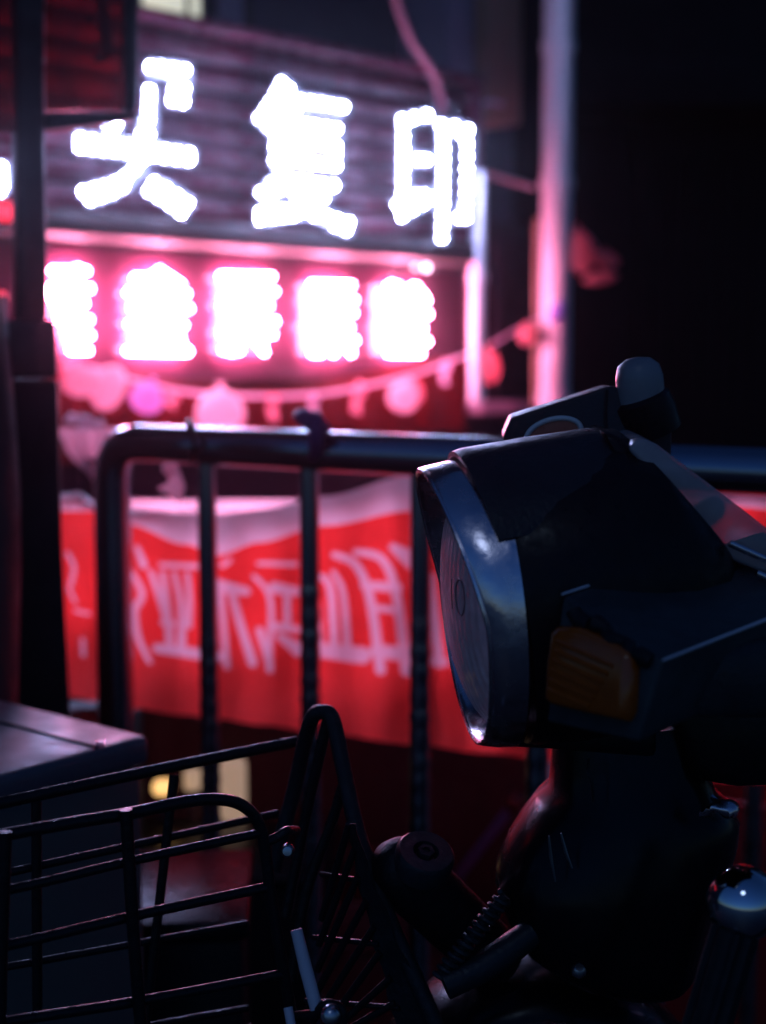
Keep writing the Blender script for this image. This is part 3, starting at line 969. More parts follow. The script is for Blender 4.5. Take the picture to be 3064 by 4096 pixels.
# pink cloth bundle with small flowers at the left end of the banner
cl = thing('cloth_bundle', 'pale pink draped cloth behind the rounded corner of the barrier', 'cloth', N_(180, 1048, -0.35))
def drape(a, b):
    w = lerp(925, 1050, b)
    uL = interp([925, 960, 1050], [120, 140, 205], w)
    uR = interp([925, 980, 1050], [262, 240, 225], w)
    u = lerp(uL, uR, a)
    return N_(u, w, -0.35 + 0.02 * math.sin(a * 9) - 0.03 * (1 - b))
obj('drape', thick_sheet(sheet(drape, 20, 10), 0.004, -NN), 'pinkcloth', cl)
for i, (u, w) in enumerate([(155, 898), (172, 902), (188, 900), (200, 910), (215, 912), (178, 914)]):
    obj('flower', lump(N_(u, w + 6, -0.33), 0.009, 0.008, 0.008, i, 0.6), 'banner_flap', cl)
cp = N_(190, 990, -0.37)
obj('stand', tube([V((cp.x, cp.y, 0)), V((cp.x, cp.y, cp.z))], 0.014, 10), 'dark_wood', cl)

# ------------------------------------------------------------------ things on the ground behind the banner
tb = thing('stall_table', 'low dark stall table behind the banner', 'table', V((0.05, 2.75, 0)))
obj('top', box(V((-0.75, 2.62, 0.88)), V((1.05, 0.0, 0)), V((0.0, 0.30, 0)), V((0, 0, 0.03))), 'dark_wood', tb, bevel=0.004)
for x, y in ((-0.72, 2.64), (0.26, 2.64), (-0.72, 2.88), (0.26, 2.88)):
    obj('leg', box(V((x, y, 0)), V((0.03, 0, 0)), V((0, 0.03, 0)), V((0, 0, 0.879))), 'dark_wood', tb, bevel=0.003)

obj('skirt', thick_sheet(sheet(lambda a, b: V((lerp(-0.75, 0.31, a), 2.60 + 0.008 * math.sin(a * 60) * b, lerp(0.878, 0.01, b))), 90, 6), 0.003, V((0, 1, 0))), 'skirt', tb)  # dark cloth added to screen off the brightly lit ground behind

def crate(label, u, w, d, sx, sy, sz, m, rot=0.0, group=None, name='crate'):
    c = P(u, w, d)
    t = thing(name, label, 'crate', V((c.x, c.y, 0)), group)
    ct, st = math.cos(rot), math.sin(rot)
    ex, ey = V((ct, st, 0)), V((-st, ct, 0))
    o = V((c.x, c.y, 0)) - ex * sx / 2 - ey * sy / 2
    th = 0.012
    obj('base', box(o + ex * th + ey * th + V((0, 0, 0.004)), ex * (sx - 2 * th), ey * (sy - 2 * th), V((0, 0, th))), m, t, smooth=False)
    obj('side', box(o, ex * sx, ey * th, V((0, 0, sz))), m, t, bevel=0.003)
    obj('side', box(o + ey * (sy - th), ex * sx, ey * th, V((0, 0, sz))), m, t, bevel=0.003)
    obj('side', box(o + ey * (th + 0.001), ex * th, ey * (sy - 2 * th - 0.002), V((0, 0, sz))), m, t, bevel=0.003)
    obj('side', box(o + ex * (sx - th) + ey * (th + 0.001), ex * th, ey * (sy - 2 * th - 0.002), V((0, 0, sz))), m, t, bevel=0.003)
    for k in (0.25, 0.75):
        obj('rim', box(o - ey * 0.006 + V((0, 0, sz * k)), ex * sx, ey * 0.005, V((0, 0, 0.02))), m, t, bevel=0.002)
    return t
crate('dark red crate on the ground under the banner', 815, 1800, 2.36, 0.26, 0.26, 0.34, 'crate_red', R(12))
crate('red crate at the roadside behind the chrome ball post', 1668, 1800, 2.3, 0.30, 0.3, 0.52, 'plaster_red', R(-20))
crate('low red crate standing on the ground behind the bicycle stem', 1020, 1890, 2.35, 0.22, 0.2, 0.16, 'crate_red', R(5))

def glow_box(label, u0, u1, w0, w1, d, m='glow_box', base=True):  # pale boxes given emission to imitate warm light falling on them
    a, b = P(u0, w1, d), P(u1, w0, d)
    t = thing('glowing_box', label, 'glow_box', V(((a.x + b.x) / 2, a.y, 0)), 'boxes with added warm glow on the ground')
    zb, zt_ = a.z, P(u0, w0, d).z
    wx = b.x - a.x
    obj('glow_body', box(V((a.x, a.y, zb)), V((wx, 0, 0)), V((0, wx * 0.9, 0)), V((0, 0, zt_ - zb))), m, t, bevel=min(0.016, wx * 0.3), bseg=4)
    obj('stand', box(V((a.x + 0.004, a.y + 0.004, 0)), V((wx - 0.008, 0, 0)), V((0, wx * 0.9 - 0.008, 0)), V((0, 0, zb - 0.001))), 'dark_wood', t, bevel=0.004)
glow_box('tall cream box with added warm glow under the banner by the basket', 462, 530, 1640, 1790, 2.48)
glow_box('small yellow box with added glow beside the grey box', 328, 372, 1690, 1722, 2.46, 'warm_glow')
glow_box('small pale box with added glow between grey box and tall cream box', 396, 432, 1662, 1712, 2.5)

def bin_box(label, u0, u1, wt, d, dep, rot):
    a, b = P(u0, wt, d), P(u1, wt, d)
    ex = V((math.cos(rot), math.sin(rot), 0)); ey = V((-math.sin(rot), math.cos(rot), 0))
    L_ = (b.x - a.x) / math.cos(rot)
    t = thing('storage_bin', label, 'bin', V((a.x, a.y, 0)) + ex * L_ / 2)
    obj('body', box(V((a.x, a.y, 0.0)) + ex * 0.006 + ey * 0.006, ex * (L_ - 0.012), ey * (dep - 0.012), V((0, 0, a.z - 0.021))), 'rubber', t, bevel=0.006)
    obj('lid', box(V((a.x, a.y, a.z - 0.02)), ex * L_, ey * dep, V((0, 0, 0.02))), 'black_plastic', t, bevel=0.004)
bin_box('low black storage bin standing behind the wire basket', 250, 535, 2000, 1.42, 0.22, R(4))
bin_box('added wide black bin darkening the ground between the barrier and the glowing boxes', 180, 690, 1880, 2.22, 0.26, R(-6))  # added to darken ground that would otherwise catch the neon
# cable on the ground
gp = []
for u, w in ((1190, 2080), (1260, 2098), (1340, 2125), (1440, 2150), (1560, 2165), (1680, 2190), (1800, 2200)):
    p = on_plane(u, w, V((0, 0, 0.008)), V((0, 0, 1)))
    gp.append(p)
single('ground_cable', 'purple cable lying on the wet ground past the scooter', 'cable', tube(curve(gp, 5), 0.008, 8), 'cable_purple')
# leaning purple stick below the banner
sp0, sp1 = on_plane(985, 1900, V((0, 2.55, 0)), V((0, 1, 0))), on_plane(1112, 1735, V((0, 2.45, 0)), V((0, 1, 0)))
dd = (sp1 - sp0)
k = -sp0.z / dd.z
st = thing('leaning_stick', 'purple stick with a red tip leaning below the banner', 'stick', sp0 + dd * k)
obj('shaft', tube([sp0 + dd * k + V((0, 0, 0.01)), sp0, sp1], 0.008, 8), 'cable_purple', st)
obj('tip', ellipsoid(sp1, V((0.018, 0, 0)), V((0, 0.018, 0)), V((0, 0, 0.022)), 12, 8), 'crate_red', st)

# ------------------------------------------------------------------ three-wheeler cab at the left
DC = 1.72
cab = thing('three_wheeler_cab', 'dark three-wheeler cab with tinted plastic side pane at the kerb', 'vehicle', V((-0.75, 1.9, 0)))
def slabc(pts, d, dep, m, name, parent=cab, bevel=0.006, **kw):
    return obj(name, prism([P(u, w, d) for u, w in pts], V((-0.42 * dep, dep, 0))), m, parent, bevel=bevel, **kw)
slabc([(34, -260), (98, -260), (98, 300), (104, 560), (104, 694), (40, 694)], DC, 0.05, 'black_frame', 'pillar')
fr = slabc([(-330, -262), (300, -262), (300, -232), (-330, -232)], DC + 0.004, 0.04, 'black_frame', 'window_frame')
slabc([(272, -231), (300, -231), (300, 240), (272, 240)], DC + 0.004, 0.03, 'black_frame', 'frame_stile', fr)
slabc([(99, 238), (300, 241), (300, 254), (250, 262), (99, 280)], DC + 0.006, 0.026, 'black_frame', 'frame_rail', fr, 0.004)
slabc([(99, -232), (271, -232), (271, 238), (99, 238)], DC + 0.016, 0.004, 'cab_glass', 'pane', cab, 0)
slabc([(-330, -232), (33, -232), (33, 285), (-330, 285)], DC + 0.016, 0.004, 'cab_glass', 'pane', cab, 0)
slabc([(204, -60), (226, -60), (252, 120), (240, 130), (222, 118)], DC + 0.03, 0.012, 'hinge', 'wiper_arm')
slabc([(186, 36), (200, 30), (206, 48), (192, 52)], DC + 0.03, 0.014, 'black_frame', 'knob', cab, 0.003)
slabc([(204, 118), (256, 112), (254, 130), (206, 134)], DC + 0.045, 0.014, 'black_frame', 'wiper_foot', cab, 0.003)
slabc([(-330, 692), (122, 690), (126, 760), (126, 818), (-330, 818)], DC - 0.004, 0.07, 'cab_panel', 'sill_panel')
slabc([(-330, 820), (128, 820), (136, 1200), (152, 1500), (158, 1720), (-330, 1720)], DC, 0.5, 'cab_body', 'body')
lowp = [P(u, 1721, DC) for u in (-330, 158)]
obj('skirt', box(V((lowp[0].x, lowp[0].y, 0.22)), V((lowp[1].x - lowp[0].x, 0, 0)), V((0, 0.5, 0)), V((0, 0, lowp[0].z - 0.221))), 'cab_body', cab, bevel=0.01)
obj('roof', box(P(-330, -263, DC), V((P(300, 0, DC).x - P(-330, 0, DC).x, 0, 0)), V((0, 0.36, 0)), V((0, 0, 0.05))), 'cab_body', cab, bevel=0.015)
for yy in (1.80, 2.15):
    wh = obj('wheel', lathe([(0, 0), (0, 0.14), (0.005, 0.20), (0.03, 0.22), (0.06, 0.22), (0.085, 0.20), (0.09, 0.14), (0.09, 0)], V((-0.56, yy - (0.08 if yy < 2 else -0.08) + 0.0, 0.22)), V((1, 0, 0)), 28), 'tyre', cab)
rings = []
for w, uR in ((640, 6), (740, 14), (900, 28), (1060, 38), (1250, 40), (1400, 36), (1600, 34), (1800, 30)):
    rings.append(ring_uv(-160, uR, w, 1.6, 0.05, 20))
obj('curved_fairing', loft(rings), 'cab_panel', cab)

# ------------------------------------------------------------------ grey box
ZB = P(322, 1588, 1.30).z
gc = on_plane(326, 1588, V((0, 0, ZB)), V((0, 0, 1)))
g1 = on_plane(30, 1515, V((0, 0, ZB)), V((0, 0, 1)))
g2 = on_plane(0, 1645, V((0, 0, ZB)), V((0, 0, 1)))
e1 = (g1 - gc).normalized(); e2 = V((-e1.y, e1.x, 0))
if e2.dot(g2 - gc) < 0: e2 = -e2
gb = thing('grey_cabinet', 'grey utility box with a glossy lid behind the wire basket', 'utility box', V((gc.x, gc.y, 0)) + e1 * 0.2 + e2 * 0.15)
obj('lid', box(gc - V((0, 0, 0.028)), e1 * 0.30, e2 * 0.34, V((0, 0, 0.028))), 'boxgrey', gb, bevel=0.008, bseg=3)
i1, i2 = e1 * 0.006, e2 * 0.006
obj('body', box(V((gc.x, gc.y, 0)) + i1 + i2, e1 * 0.288, e2 * 0.328, V((0, 0, ZB - 0.029))), 'boxside', gb, bevel=0.006)

obj('lid_seam', tube([gc + e2 * 0.06 + e1 * 0.004 + V((0, 0, 0.0006)), gc + e2 * 0.06 + e1 * 0.296 + V((0, 0, 0.0006))], 0.0012, 6), 'rubber', gb)
for q in (0.05, 0.25):
    obj('rivet', lathe([(0, 0.005), (0.002, 0.0045), (0.003, 0)], gc + e1 * 0.012 + e2 * q + V((0, 0, 0.0004)), V((0, 0, 1)), 12), 'zinc', gb)
# ------------------------------------------------------------------ bicycle with wire basket
bike = thing('bicycle', 'black bicycle with a wire front basket parked beside the scooter', 'bicycle', V((0.05, 1.02, 0)))
n0, n1 = P(0, 1805, 0.83), P(560, 1800, 0.915)
nd = V((n1.x - n0.x, n1.y - n0.y, 0)).normalized(); nn_ = V((nd.y, -nd.x, 0))
f0, f1 = P(0, 1735, 0.97), P(640, 1600, 1.08)
fd = V((f1.x - f0.x, f1.y - f0.y, 0)).normalized(); fn_ = V((fd.y, -fd.x, 0))
def NP(u, w, o=0.0): return on_plane(u, w, V((n0.x, n0.y, 0)) + nn_ * o, nn_)
def FP(u, w, o=0.0): return on_plane(u, w, V((f0.x, f0.y, 0)) + fn_ * o, fn_)
bsk = obj('basket', tube(curve([NP(-380, 1868), NP(-180, 1836), NP(10, 1803), NP(140, 1780), NP(280, 1757), NP(400, 1732), NP(470, 1727), NP(520, 1738), NP(556, 1772), NP(572, 1830), NP(584, 1930), NP(606, 2060), NP(628, 2180), NP(646, 2280)], 5), 0.0040, 12), 'wire', bike)
def rod(pts, r=0.0031, m='wire', name='rod', parent=bsk, smooth=True):
    return obj(name, tube(curve(pts, 5) if smooth and len(pts) > 2 else pts, r, 10), m, parent)
z7 = lambda x, y: (x * 0.4897, 1458.6 + y * 0.4897)
# far rim and its rods
rod([FP(-380, 1812), FP(-180, 1772), FP(0, 1735), FP(320, 1667), FP(640, 1602)], 0.0045, name='far_rim')
rod([FP(*z7(-700, 1035)), FP(*z7(50, 868)), FP(*z7(1225, 610))])
rod([FP(*z7(-700, 1420)), FP(*z7(30, 1287)), FP(*z7(1090, 1096))], 0.0028)
rod([FP(*z7(-700, 1800)), FP(*z7(30, 1660)), FP(*z7(1090, 1470))], 0.0028)
for (a, b) in (((768, 440), (640, 1560)), ((160, 560), (165, 1500)), ((-420, 700), (-400, 1600))):
    rod([FP(*z7(*a), 0.006), FP(*z7(*b), 0.006)], 0.0036)
# near rods
rod([NP(*z7(-700, 1075)), NP(*z7(30, 948)), NP(*z7(600, 815)), NP(*z7(1140, 698))])
rod([NP(*z7(-700, 1330)), NP(*z7(30, 1192)), NP(*z7(600, 1060)), NP(*z7(1172, 936))], 0.0034)
rod([NP(*z7(-700, 1670)), NP(*z7(0, 1534)), NP(*z7(600, 1440)), NP(*z7(1260, 1316))], 0.0034)
rod([NP(*z7(-700, 1980)), NP(*z7(0, 1860)), NP(*z7(1310, 1640))], 0.0034)
for (a, b) in (((556, 592), (640, 1760)), ((24, 690), (-6, 1900)), ((-480, 800), (-520, 2000))):
    rod([NP(*z7(*a), 0.006), NP(*z7(lerp(a[0], b[0], 0.5) - 6, lerp(a[1], b[1], 0.5)), 0.006), NP(*z7(*b), 0.006)], 0.0040)
# front hoop of the basket (out of frame to the left) and bottom rods
for k in range(4):
    w = 1868 + k * 150
    rod([NP(-343, w), FP(-343, w - 60)], 0.0031)
rod([NP(-343, 1860), NP(-343, 2360)], 0.0040)
rod([FP(-343, 1804), FP(-343, 2310)], 0.0040)
for k in range(7):
    u = -330 + k * 140
    rod([NP(u, 2330 + (300 - u) * 0.1), FP(u + 30, 2240 + (300 - u) * 0.1)], 0.0028)
# back panel: hoop + perforated plate
ap = P(690, 1545, 1.03)
hoopR = [P(700, 1538, 1.03), P(716, 1548, 1.025), P(728, 1590, 1.02), P(742, 1660, 1.01), P(768, 1780, 0.99), P(800, 1880, 0.97), P(850, 2010, 0.955), P(905, 2130, 0.94), P(960, 2260, 0.93)]
hoopL = [P(700, 1538, 1.03), P(678, 1545, 1.035), P(664, 1580, 1.045), P(650, 1640, 1.06), P(632, 1720, 1.07), P(610, 1800, 1.07), P(592, 1880, 1.07)]
obj('back_hoop', tube(curve(hoopL[::-1] + hoopR[1:], 5), 0.0058, 12), 'meshplate', bsk)
rod([P(708, 1556, 1.03), P(668, 1730, 1.045), P(644, 1850, 1.05), P(618, 1980, 1.05)], 0.0042)
rod([P(746, 1684, 1.005), P(712, 1790, 1.015), P(662, 1930, 1.02), P(630, 2120, 1.02)], 0.0040)
# wire lattice and wide edge strip of the back panel
def plate_fn(a, b):
    w = lerp(1780, 2270, b)
    uL = lerp(706, 640, b); uR = interp([1780, 1880, 2010, 2130, 2270], [768, 798, 848, 902, 960], w)
    return P(lerp(uL, uR, a), w, lerp(1.0, 0.945, a) - 0.01 * b)
obj('edge_strip', thick_sheet(sheet(lambda a, b: plate_fn(0.72 + 0.28 * a, b), 6, 24), 0.0018, V((0, 1, 0))), 'meshplate', bsk)
for k in range(9):
    b0 = k / 8.0 * 0.9
    rod([plate_fn(0.10, min(1, b0 + 0.42)), plate_fn(0.78, b0)], 0.0026, 'wire', 'mesh_wire')
for b0 in (0.22, 0.5, 0.78):
    rod([plate_fn(0.02, b0), plate_fn(0.8, b0 + 0.03)], 0.0020, 'wire', 'mesh_wire')
# clip and screw
obj('clip', tube(curve([NP(576, 1818), NP(600, 1808), NP(618, 1796), NP(640, 1794, -0.02)], 4), 0.0034, 8), 'wire', bsk)
sc1 = NP(622, 1836, 0.004)
obj('screw', lathe([(0, 0.0045), (0.004, 0.0045), (0.0065, 0.003), (0.007, 0)], sc1, V((0, -1, 0.2)), 14), 'zinc', bsk)
obj('cable_sleeve', tube([P(640, 2008, 0.90), P(660, 2090, 0.895), P(684, 2180, 0.89)], [0.0038, 0.0042, 0.0042], 12), 'palecable', bike)
obj('cable_sleeve', tube([P(622, 2176, 0.89), P(632, 2230, 0.885), P(640, 2290, 0.88)], 0.0030, 10), 'palecable', bike)
bo = P(715, 2192, 0.88)
obj('bolt', lathe([(0, 0.0066), (0.003, 0.0066), (0.006, 0.004), (0.007, 0)], bo, V((0.1, -1, 0.5)), 14), 'zinc', bike)
obj('bracket', tube(curve([P(640, 2196, 0.9), P(680, 2190, 0.89), P(705, 2170, 0.885), P(735, 2180, 0.885), P(740, 2215, 0.885)], 5), 0.0036, 8), 'wire', bike)
# handlebar stem with its cap
sa, sb_ = P(880, 1890, 0.975), P(1075, 2075, 1.02)
ax = (sb_ - sa).normalized()
stem = obj('handlebar_stem', lathe([(-0.028, 0), (-0.027, 0.010), (-0.020, 0.018), (-0.008, 0.0228), (0.01, 0.0240), (0.05, 0.0235), (0.11, 0.022), (0.11, 0)], sa, ax, 28), 'rubber', bike)
cc = P(918, 1848, 0.955)
capn = V((0.18, -0.42, 0.86)).normalized()
obj('stem_cap', lathe([(-0.012, 0.0205), (0.002, 0.0205), (0.0045, 0.0185), (0.0045, 0.009), (-0.002, 0.007), (-0.002, 0)], cc, capn, 24), 'dusty_plastic', stem)
obj('hex_bolt', lathe([(-0.003, 0.0058), (0.0035, 0.0058), (0.0035, 0.003), (0.001, 0.003), (0.001, 0)], cc + capn * 0.002, capn, 6), 'dusty_plastic', stem)
# coiled cable
cpts = []
ca, cb = P(1092, 1935, 0.93), P(950, 2110, 0.93)
cax, cu_, cv_ = frame_of(cb - ca)
L = (cb - ca).length
for i in range(150):
    t = i / 149
    an = t * 2 * math.pi * 13
    cpts.append(ca + (cb - ca) * t + (cu_ * math.cos(an) + cv_ * math.sin(an)) * 0.0048)
obj('coiled_cable', tube(cpts, 0.0018, 6), 'dusty_plastic', bike)
obj('inner_cable', tube([ca, cb], 0.0040, 8), 'rubber', bike)
# handlebar, head tube, fork, wheel, frame
hb = P(1040, 2060, 1.02)
head = V((hb.x + 0.03, 1.04, 0.0))
obj('handlebar', tube(curve([V((head.x - 0.02, 0.86, 0.62)), V((head.x - 0.01, 0.95, 0.66)), V((head.x, 1.04, 0.67)), V((head.x + 0.01, 1.12, 0.66)), V((head.x, 1.22, 0.62))], 5), 0.011, 12), 'rubber', bike)
obj('head_tube', tube([V((head.x - 0.01, 1.04, 0.67)), V((head.x - 0.05, 1.035, 0.50))], 0.020, 14), 'gloss_black', bike)
ctr = V((-0.10, 1.03, 0.25))
for s in (-1, 1):
    obj('fork_leg', tube([V((head.x - 0.05, 1.035 + s * 0.03, 0.51)), ctr + V((0, s * 0.045, 0))], 0.011, 10), 'gloss_black', bike)
def wheel(c, r, parent, tr=0.02, name='wheel'):
    w = obj(name, lathe([(-tr, r - tr), (-tr * 0.6, r - tr * 0.3), (0, r), (tr * 0.6, r - tr * 0.3), (tr, r - tr), (tr * 0.7, r - tr * 1.8), (-tr * 0.7, r - tr * 1.8), (-tr, r - tr)], c, V((0, 1, 0)), 36), 'tyre', parent)
    obj('hub', lathe([(-0.04, 0), (-0.04, 0.02), (0.04, 0.02), (0.04, 0)], c, V((0, 1, 0)), 16), 'zinc', w)
    for k in range(10):
        a = 2 * math.pi * k / 10
        obj('spoke', tube([c + V((math.cos(a) * 0.018, 0, math.sin(a) * 0.018)), c + V((math.cos(a) * (r - tr * 1.7), 0, math.sin(a) * (r - tr * 1.7)))], 0.0015, 5), 'zinc', w)
    return w
wheel(ctr, 0.25, bike)
rc = V((0.93, 1.07, 0.25))
wheel(rc, 0.25, bike)
bbp = V((0.48, 1.05, 0.27)); seatb = V((0.60, 1.055, 0.55))
obj('down_tube', tube([V((head.x - 0.04, 1.036, 0.53)), bbp], 0.018, 12), 'gloss_black', bike)
obj('seat_tube', tube([bbp, seatb + V((0.05, 0, 0.10))], 0.016, 12), 'gloss_black', bike)
obj('chain_stay', tube([bbp, rc + V((0, -0.05, 0))], 0.009, 10), 'gloss_black', bike)
obj('seat_stay', tube([seatb, rc + V((0, -0.05, 0))], 0.009, 10), 'gloss_black', bike)
obj('saddle', ellipsoid(seatb + V((0.06, 0, 0.125)), V((0.12, 0, 0)), V((0, 0.07, 0)), V((0, 0, 0.03)), 16, 8), 'rubber', bike)

# ------------------------------------------------------------------ electric scooter
sco = thing('electric_scooter', 'black electric scooter with round chrome-hooded headlamp and amber indicator', 'scooter', V((0.3, 0.9, 0)))
HA = V((-0.985, -0.115, -0.09)).normalized()             # where the lamp looks
HC = P(1082, 1296, 0.90)                                 # centre of the chrome ring
HS = V((-0.98, -0.115, -0.165)).normalized()            # axis of the shell
_, HU, HW = frame_of(HA)
def ring_pt(t, r, ph):
    return HC + HA * t + (HU * math.cos(ph) + HW * math.sin(ph)) * r
lampb = obj('headlamp_shell', lathe([(0.002, 0.080), (0.002, 0.0925), (-0.004, 0.0945), (-0.03, 0.0975), (-0.075, 0.099), (-0.100, 0.094), (-0.125, 0.080), (-0.140, 0.055), (-0.145, 0)], HC, HS, 56), 'black_plastic', sco)
# cut the shell obliquely where the meter sits
bmx = bmesh.new(); bmx.from_mesh(lampb.data)
k1, k2 = P(1308, 905, 0.9), P(1540, 1180, 0.9)
kn = (k2 - k1).cross(V((0, 1, 0))).normalized()
if kn.x < 0: kn = -kn
res = bmesh.ops.bisect_plane(bmx, geom=bmx.verts[:] + bmx.edges[:] + bmx.faces[:], plane_co=k1 - WPOS[lampb], plane_no=kn, clear_outer=True)
bmesh.ops.contextual_create(bmx, geom=[e for e in res['geom_cut'] if isinstance(e, bmesh.types.BMEdge)])
bmx.to_mesh(lampb.data); bmx.free()
# hood lip of the shell above the ring
_, SU, SW = frame_of(HS)
def shell_pt(t, r, ph):
    return HC + HS * t + (SU * math.cos(ph) + SW * math.sin(ph)) * r
rows = []
for t, r in ((-0.074, 0.0993), (-0.030, 0.1005), (0.010, 0.1005), (0.0150, 0.0995), (0.0150, 0.0965), (0.008, 0.0950), (-0.074, 0.0945)):
    row = []
    for i in range(29):
        ph_ = lerp(-1.0, 1.0, i / 28)
        k_ = min(1, abs(ph_)) ** 3
        row.append(shell_pt(t - 0.012 * (1 - math.cos(ph_)), lerp(r, 0.0950, k_ if r > 0.096 else 0), ph_))
    rows.append(row)
hv = [p for r_ in rows for p in r_]
hf = [(j * 29 + i, j * 29 + i + 1, ((j + 1) % 7) * 29 + i + 1, ((j + 1) % 7) * 29 + i) for j in range(7) for i in range(28)]
hf += [tuple(j * 29 for j in range(7)), tuple(j * 29 + 28 for j in range(7))[::-1]]
obj('shell_hood', (hv, hf), 'dusty_plastic', lampb)
# chrome ring with a visor that reaches further forward on top
NSEG = 72
def ext(ph):
    c = math.cos(ph)
    return 0.021 + 0.019 * max(0, c) ** 1.1
prof = [(0.0, 0.0935, 0), (0.5, 0.0925, 0), (0.94, 0.0905, 0), (1.0, 0.0890, 0), (1.0, 0.0865, 0), (0.90, 0.0850, 0), (0.0, 0.0800, 0)]
cv, cf = [], []
for j, (fr_, r, _) in enumerate(prof):
    for i in range(NSEG):
        ph_ = 2 * math.pi * i / NSEG
        cv.append(ring_pt(0.0035 + fr_ * ext(ph_), r, ph_))
for j in range(len(prof)):
    jj = (j + 1) % len(prof)
    for i in range(NSEG):
        l = (i + 1) % NSEG
        cf.append((j * NSEG + i, j * NSEG + l, jj * NSEG + l, jj * NSEG + i))
obj('chrome_visor', (cv, cf), 'chrome', lampb)
obj('rubber_bead', tube([ring_pt(0.0035 + ext(2 * math.pi * i / NSEG) + 0.0005, 0.0885, 2 * math.pi * i / NSEG) for i in range(NSEG)], 0.0014, 6, True), 'chrome', lampb)
LR = 0.0795
dome = [(0.010 + 0.026 * math.cos(a) ** 1.0, LR * math.sin(a)) for a in [math.pi / 2 * k / 12 for k in range(13)]]
dome[0] = (0.036, 0)
inner = [(t - 0.003, r * 0.97) for t, r in dome][::-1]; inner[-1] = (0.033, 0)
lens = obj('lens', lathe(dome + inner, HC, HA, 56), 'lens', lampb)
obj('reflector', lathe([(0.006, 0.078), (-0.004, 0.068), (-0.018, 0.048), (-0.028, 0.026), (-0.032, 0.0)], HC, HA, 44), 'reflector', lampb)
obj('lamp_bulb', lathe([(-0.030, 0.008), (-0.010, 0.009), (0.004, 0.007), (0.008, 0)], HC, HA, 16), 'grey_plastic', lampb)
def lens_pt(phi, rr_):
    a = math.asin(min(1, rr_ / LR))
    return ring_pt(0.0366 - 0.026 + 0.026 * math.cos(a), rr_, phi)
def lens_mark(loop):
    return [lens_pt(math.atan2(y, x), math.hypot(x, y)) for x, y in loop]   # x up, y along HW
sgn = 1 if HW.y < 0 else -1
obj('mark', tube(lens_mark([(0.012 + 0.011 * math.cos(t), sgn * (0.040 + 0.0075 * math.sin(t))) for t in [2 * math.pi * k / 24 for k in range(24)]]), 0.0005, 6, True), 'mark', lens)
obj('mark', tube(lens_mark([(0.012 + 0.0012 * k, sgn * (0.024)) for k in range(-8, 9)]), 0.0004, 6), 'mark', lens)
# indicator shroud: box reaching towards the camera and back along the bar
qa, qe = P(1214, 1286, 0.795), P(1432, 1428, 0.735)
qa2, qe2 = P(1178, 1562, 0.797), P(1378, 1606, 0.740)
ev = (P(1455, 1207, 0.855) - qa) * 1.9
shr = obj('indicator_shroud', prism([qa, qe, qe2, qa2], ev), 'shroud_plastic', sco, bevel=0.0028, bseg=3)
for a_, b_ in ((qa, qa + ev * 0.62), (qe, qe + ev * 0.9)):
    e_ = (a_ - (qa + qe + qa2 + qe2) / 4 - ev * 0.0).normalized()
    obj('edge_highlight', tube([a_ + V((0, -0.0012, 0.0008)), lerp(a_, b_, 0.5) + V((0, -0.0012, 0.0008)), b_ + V((0, -0.0012, 0.0008))], [0.0008, 0.0011, 0.0007], 6), 'palecable', shr)  # pale tubes added to imitate bright highlights along the shroud edges
# ragged gasket along the front edge
gv = []
for k in range(15):
    t = k / 14
    p = lerp(qa, qe, 0.12 + 0.74 * t)
    gv.append(p + V((0, -0.004, -0.004)) + V((random.uniform(-1, 1), random.uniform(-1, 1), random.uniform(-1, 1))) * 0.0022)
obj('gasket', tube(gv, [0.0042 + random.uniform(-0.0012, 0.0014) for _ in gv], 8), 'rubber', shr)
fnrm = (qe - qa).cross(qa2 - qa).normalized()
if fnrm.dot(ev) > 0: fnrm = -fnrm
def on_front(u, w, off=0.0): return on_plane(u, w, qa + fnrm * off, fnrm)
am = [(1208, 1364), (1222, 1352), (1272, 1354), (1330, 1382), (1376, 1408), (1382, 1428), (1378, 1538), (1368, 1558), (1296, 1544), (1206, 1522), (1194, 1510), (1198, 1440)]
base_ring = [on_front(u, w, 0.001) for u, w in am]
cen = sum(base_ring, V()) / len(base_ring)
rings = [base_ring, [lerp(cen, p, 0.99) + fnrm * 0.005 for p in base_ring], [lerp(cen, p, 0.95) + fnrm * 0.0078 for p in base_ring], [lerp(cen, p, 0.84) + fnrm * 0.009 for p in base_ring]]
ind = obj('amber_indicator', loft(rings), 'amber', shr)
for k in range(6):
    a, b = lerp(base_ring[10], base_ring[1], (k + 0.6) / 6.6), lerp(base_ring[8], base_ring[4], (k + 0.2) / 6.6)
    obj('lens_rib', tube([lerp(cen, a, 0.86) + fnrm * 0.0088, lerp(cen, b, 0.86) + fnrm * 0.0088], 0.0015, 6), 'amber', ind)
# lower lamp bracket and dark switch box on the right
obj('lamp_bracket', prism([P(1060, 1560, 0.93), P(1420, 1560, 0.93), P(1420, 1640, 0.93), P(1200, 1622, 0.93), P(1090, 1616, 0.93), P(1050, 1590, 0.93)], V((0, 0.07, 0))), 'black_plastic', sco, bevel=0.008)
obj('switch_box', prism([P(1428, 1398, 0.76), P(1760, 1380, 0.79), P(1760, 1560, 0.79), P(1420, 1556, 0.76)], V((0.01, 0.07, 0))), 'dusty_plastic', sco, bevel=0.008)
obj('glove_box', prism([P(1430, 1500, 0.93), P(1800, 1500, 0.93), P(1800, 1700, 0.93), P(1600, 1708, 0.93), P(1500, 1690, 0.93)], V((0, 0.06, 0))), 'black_plastic', sco, bevel=0.01)
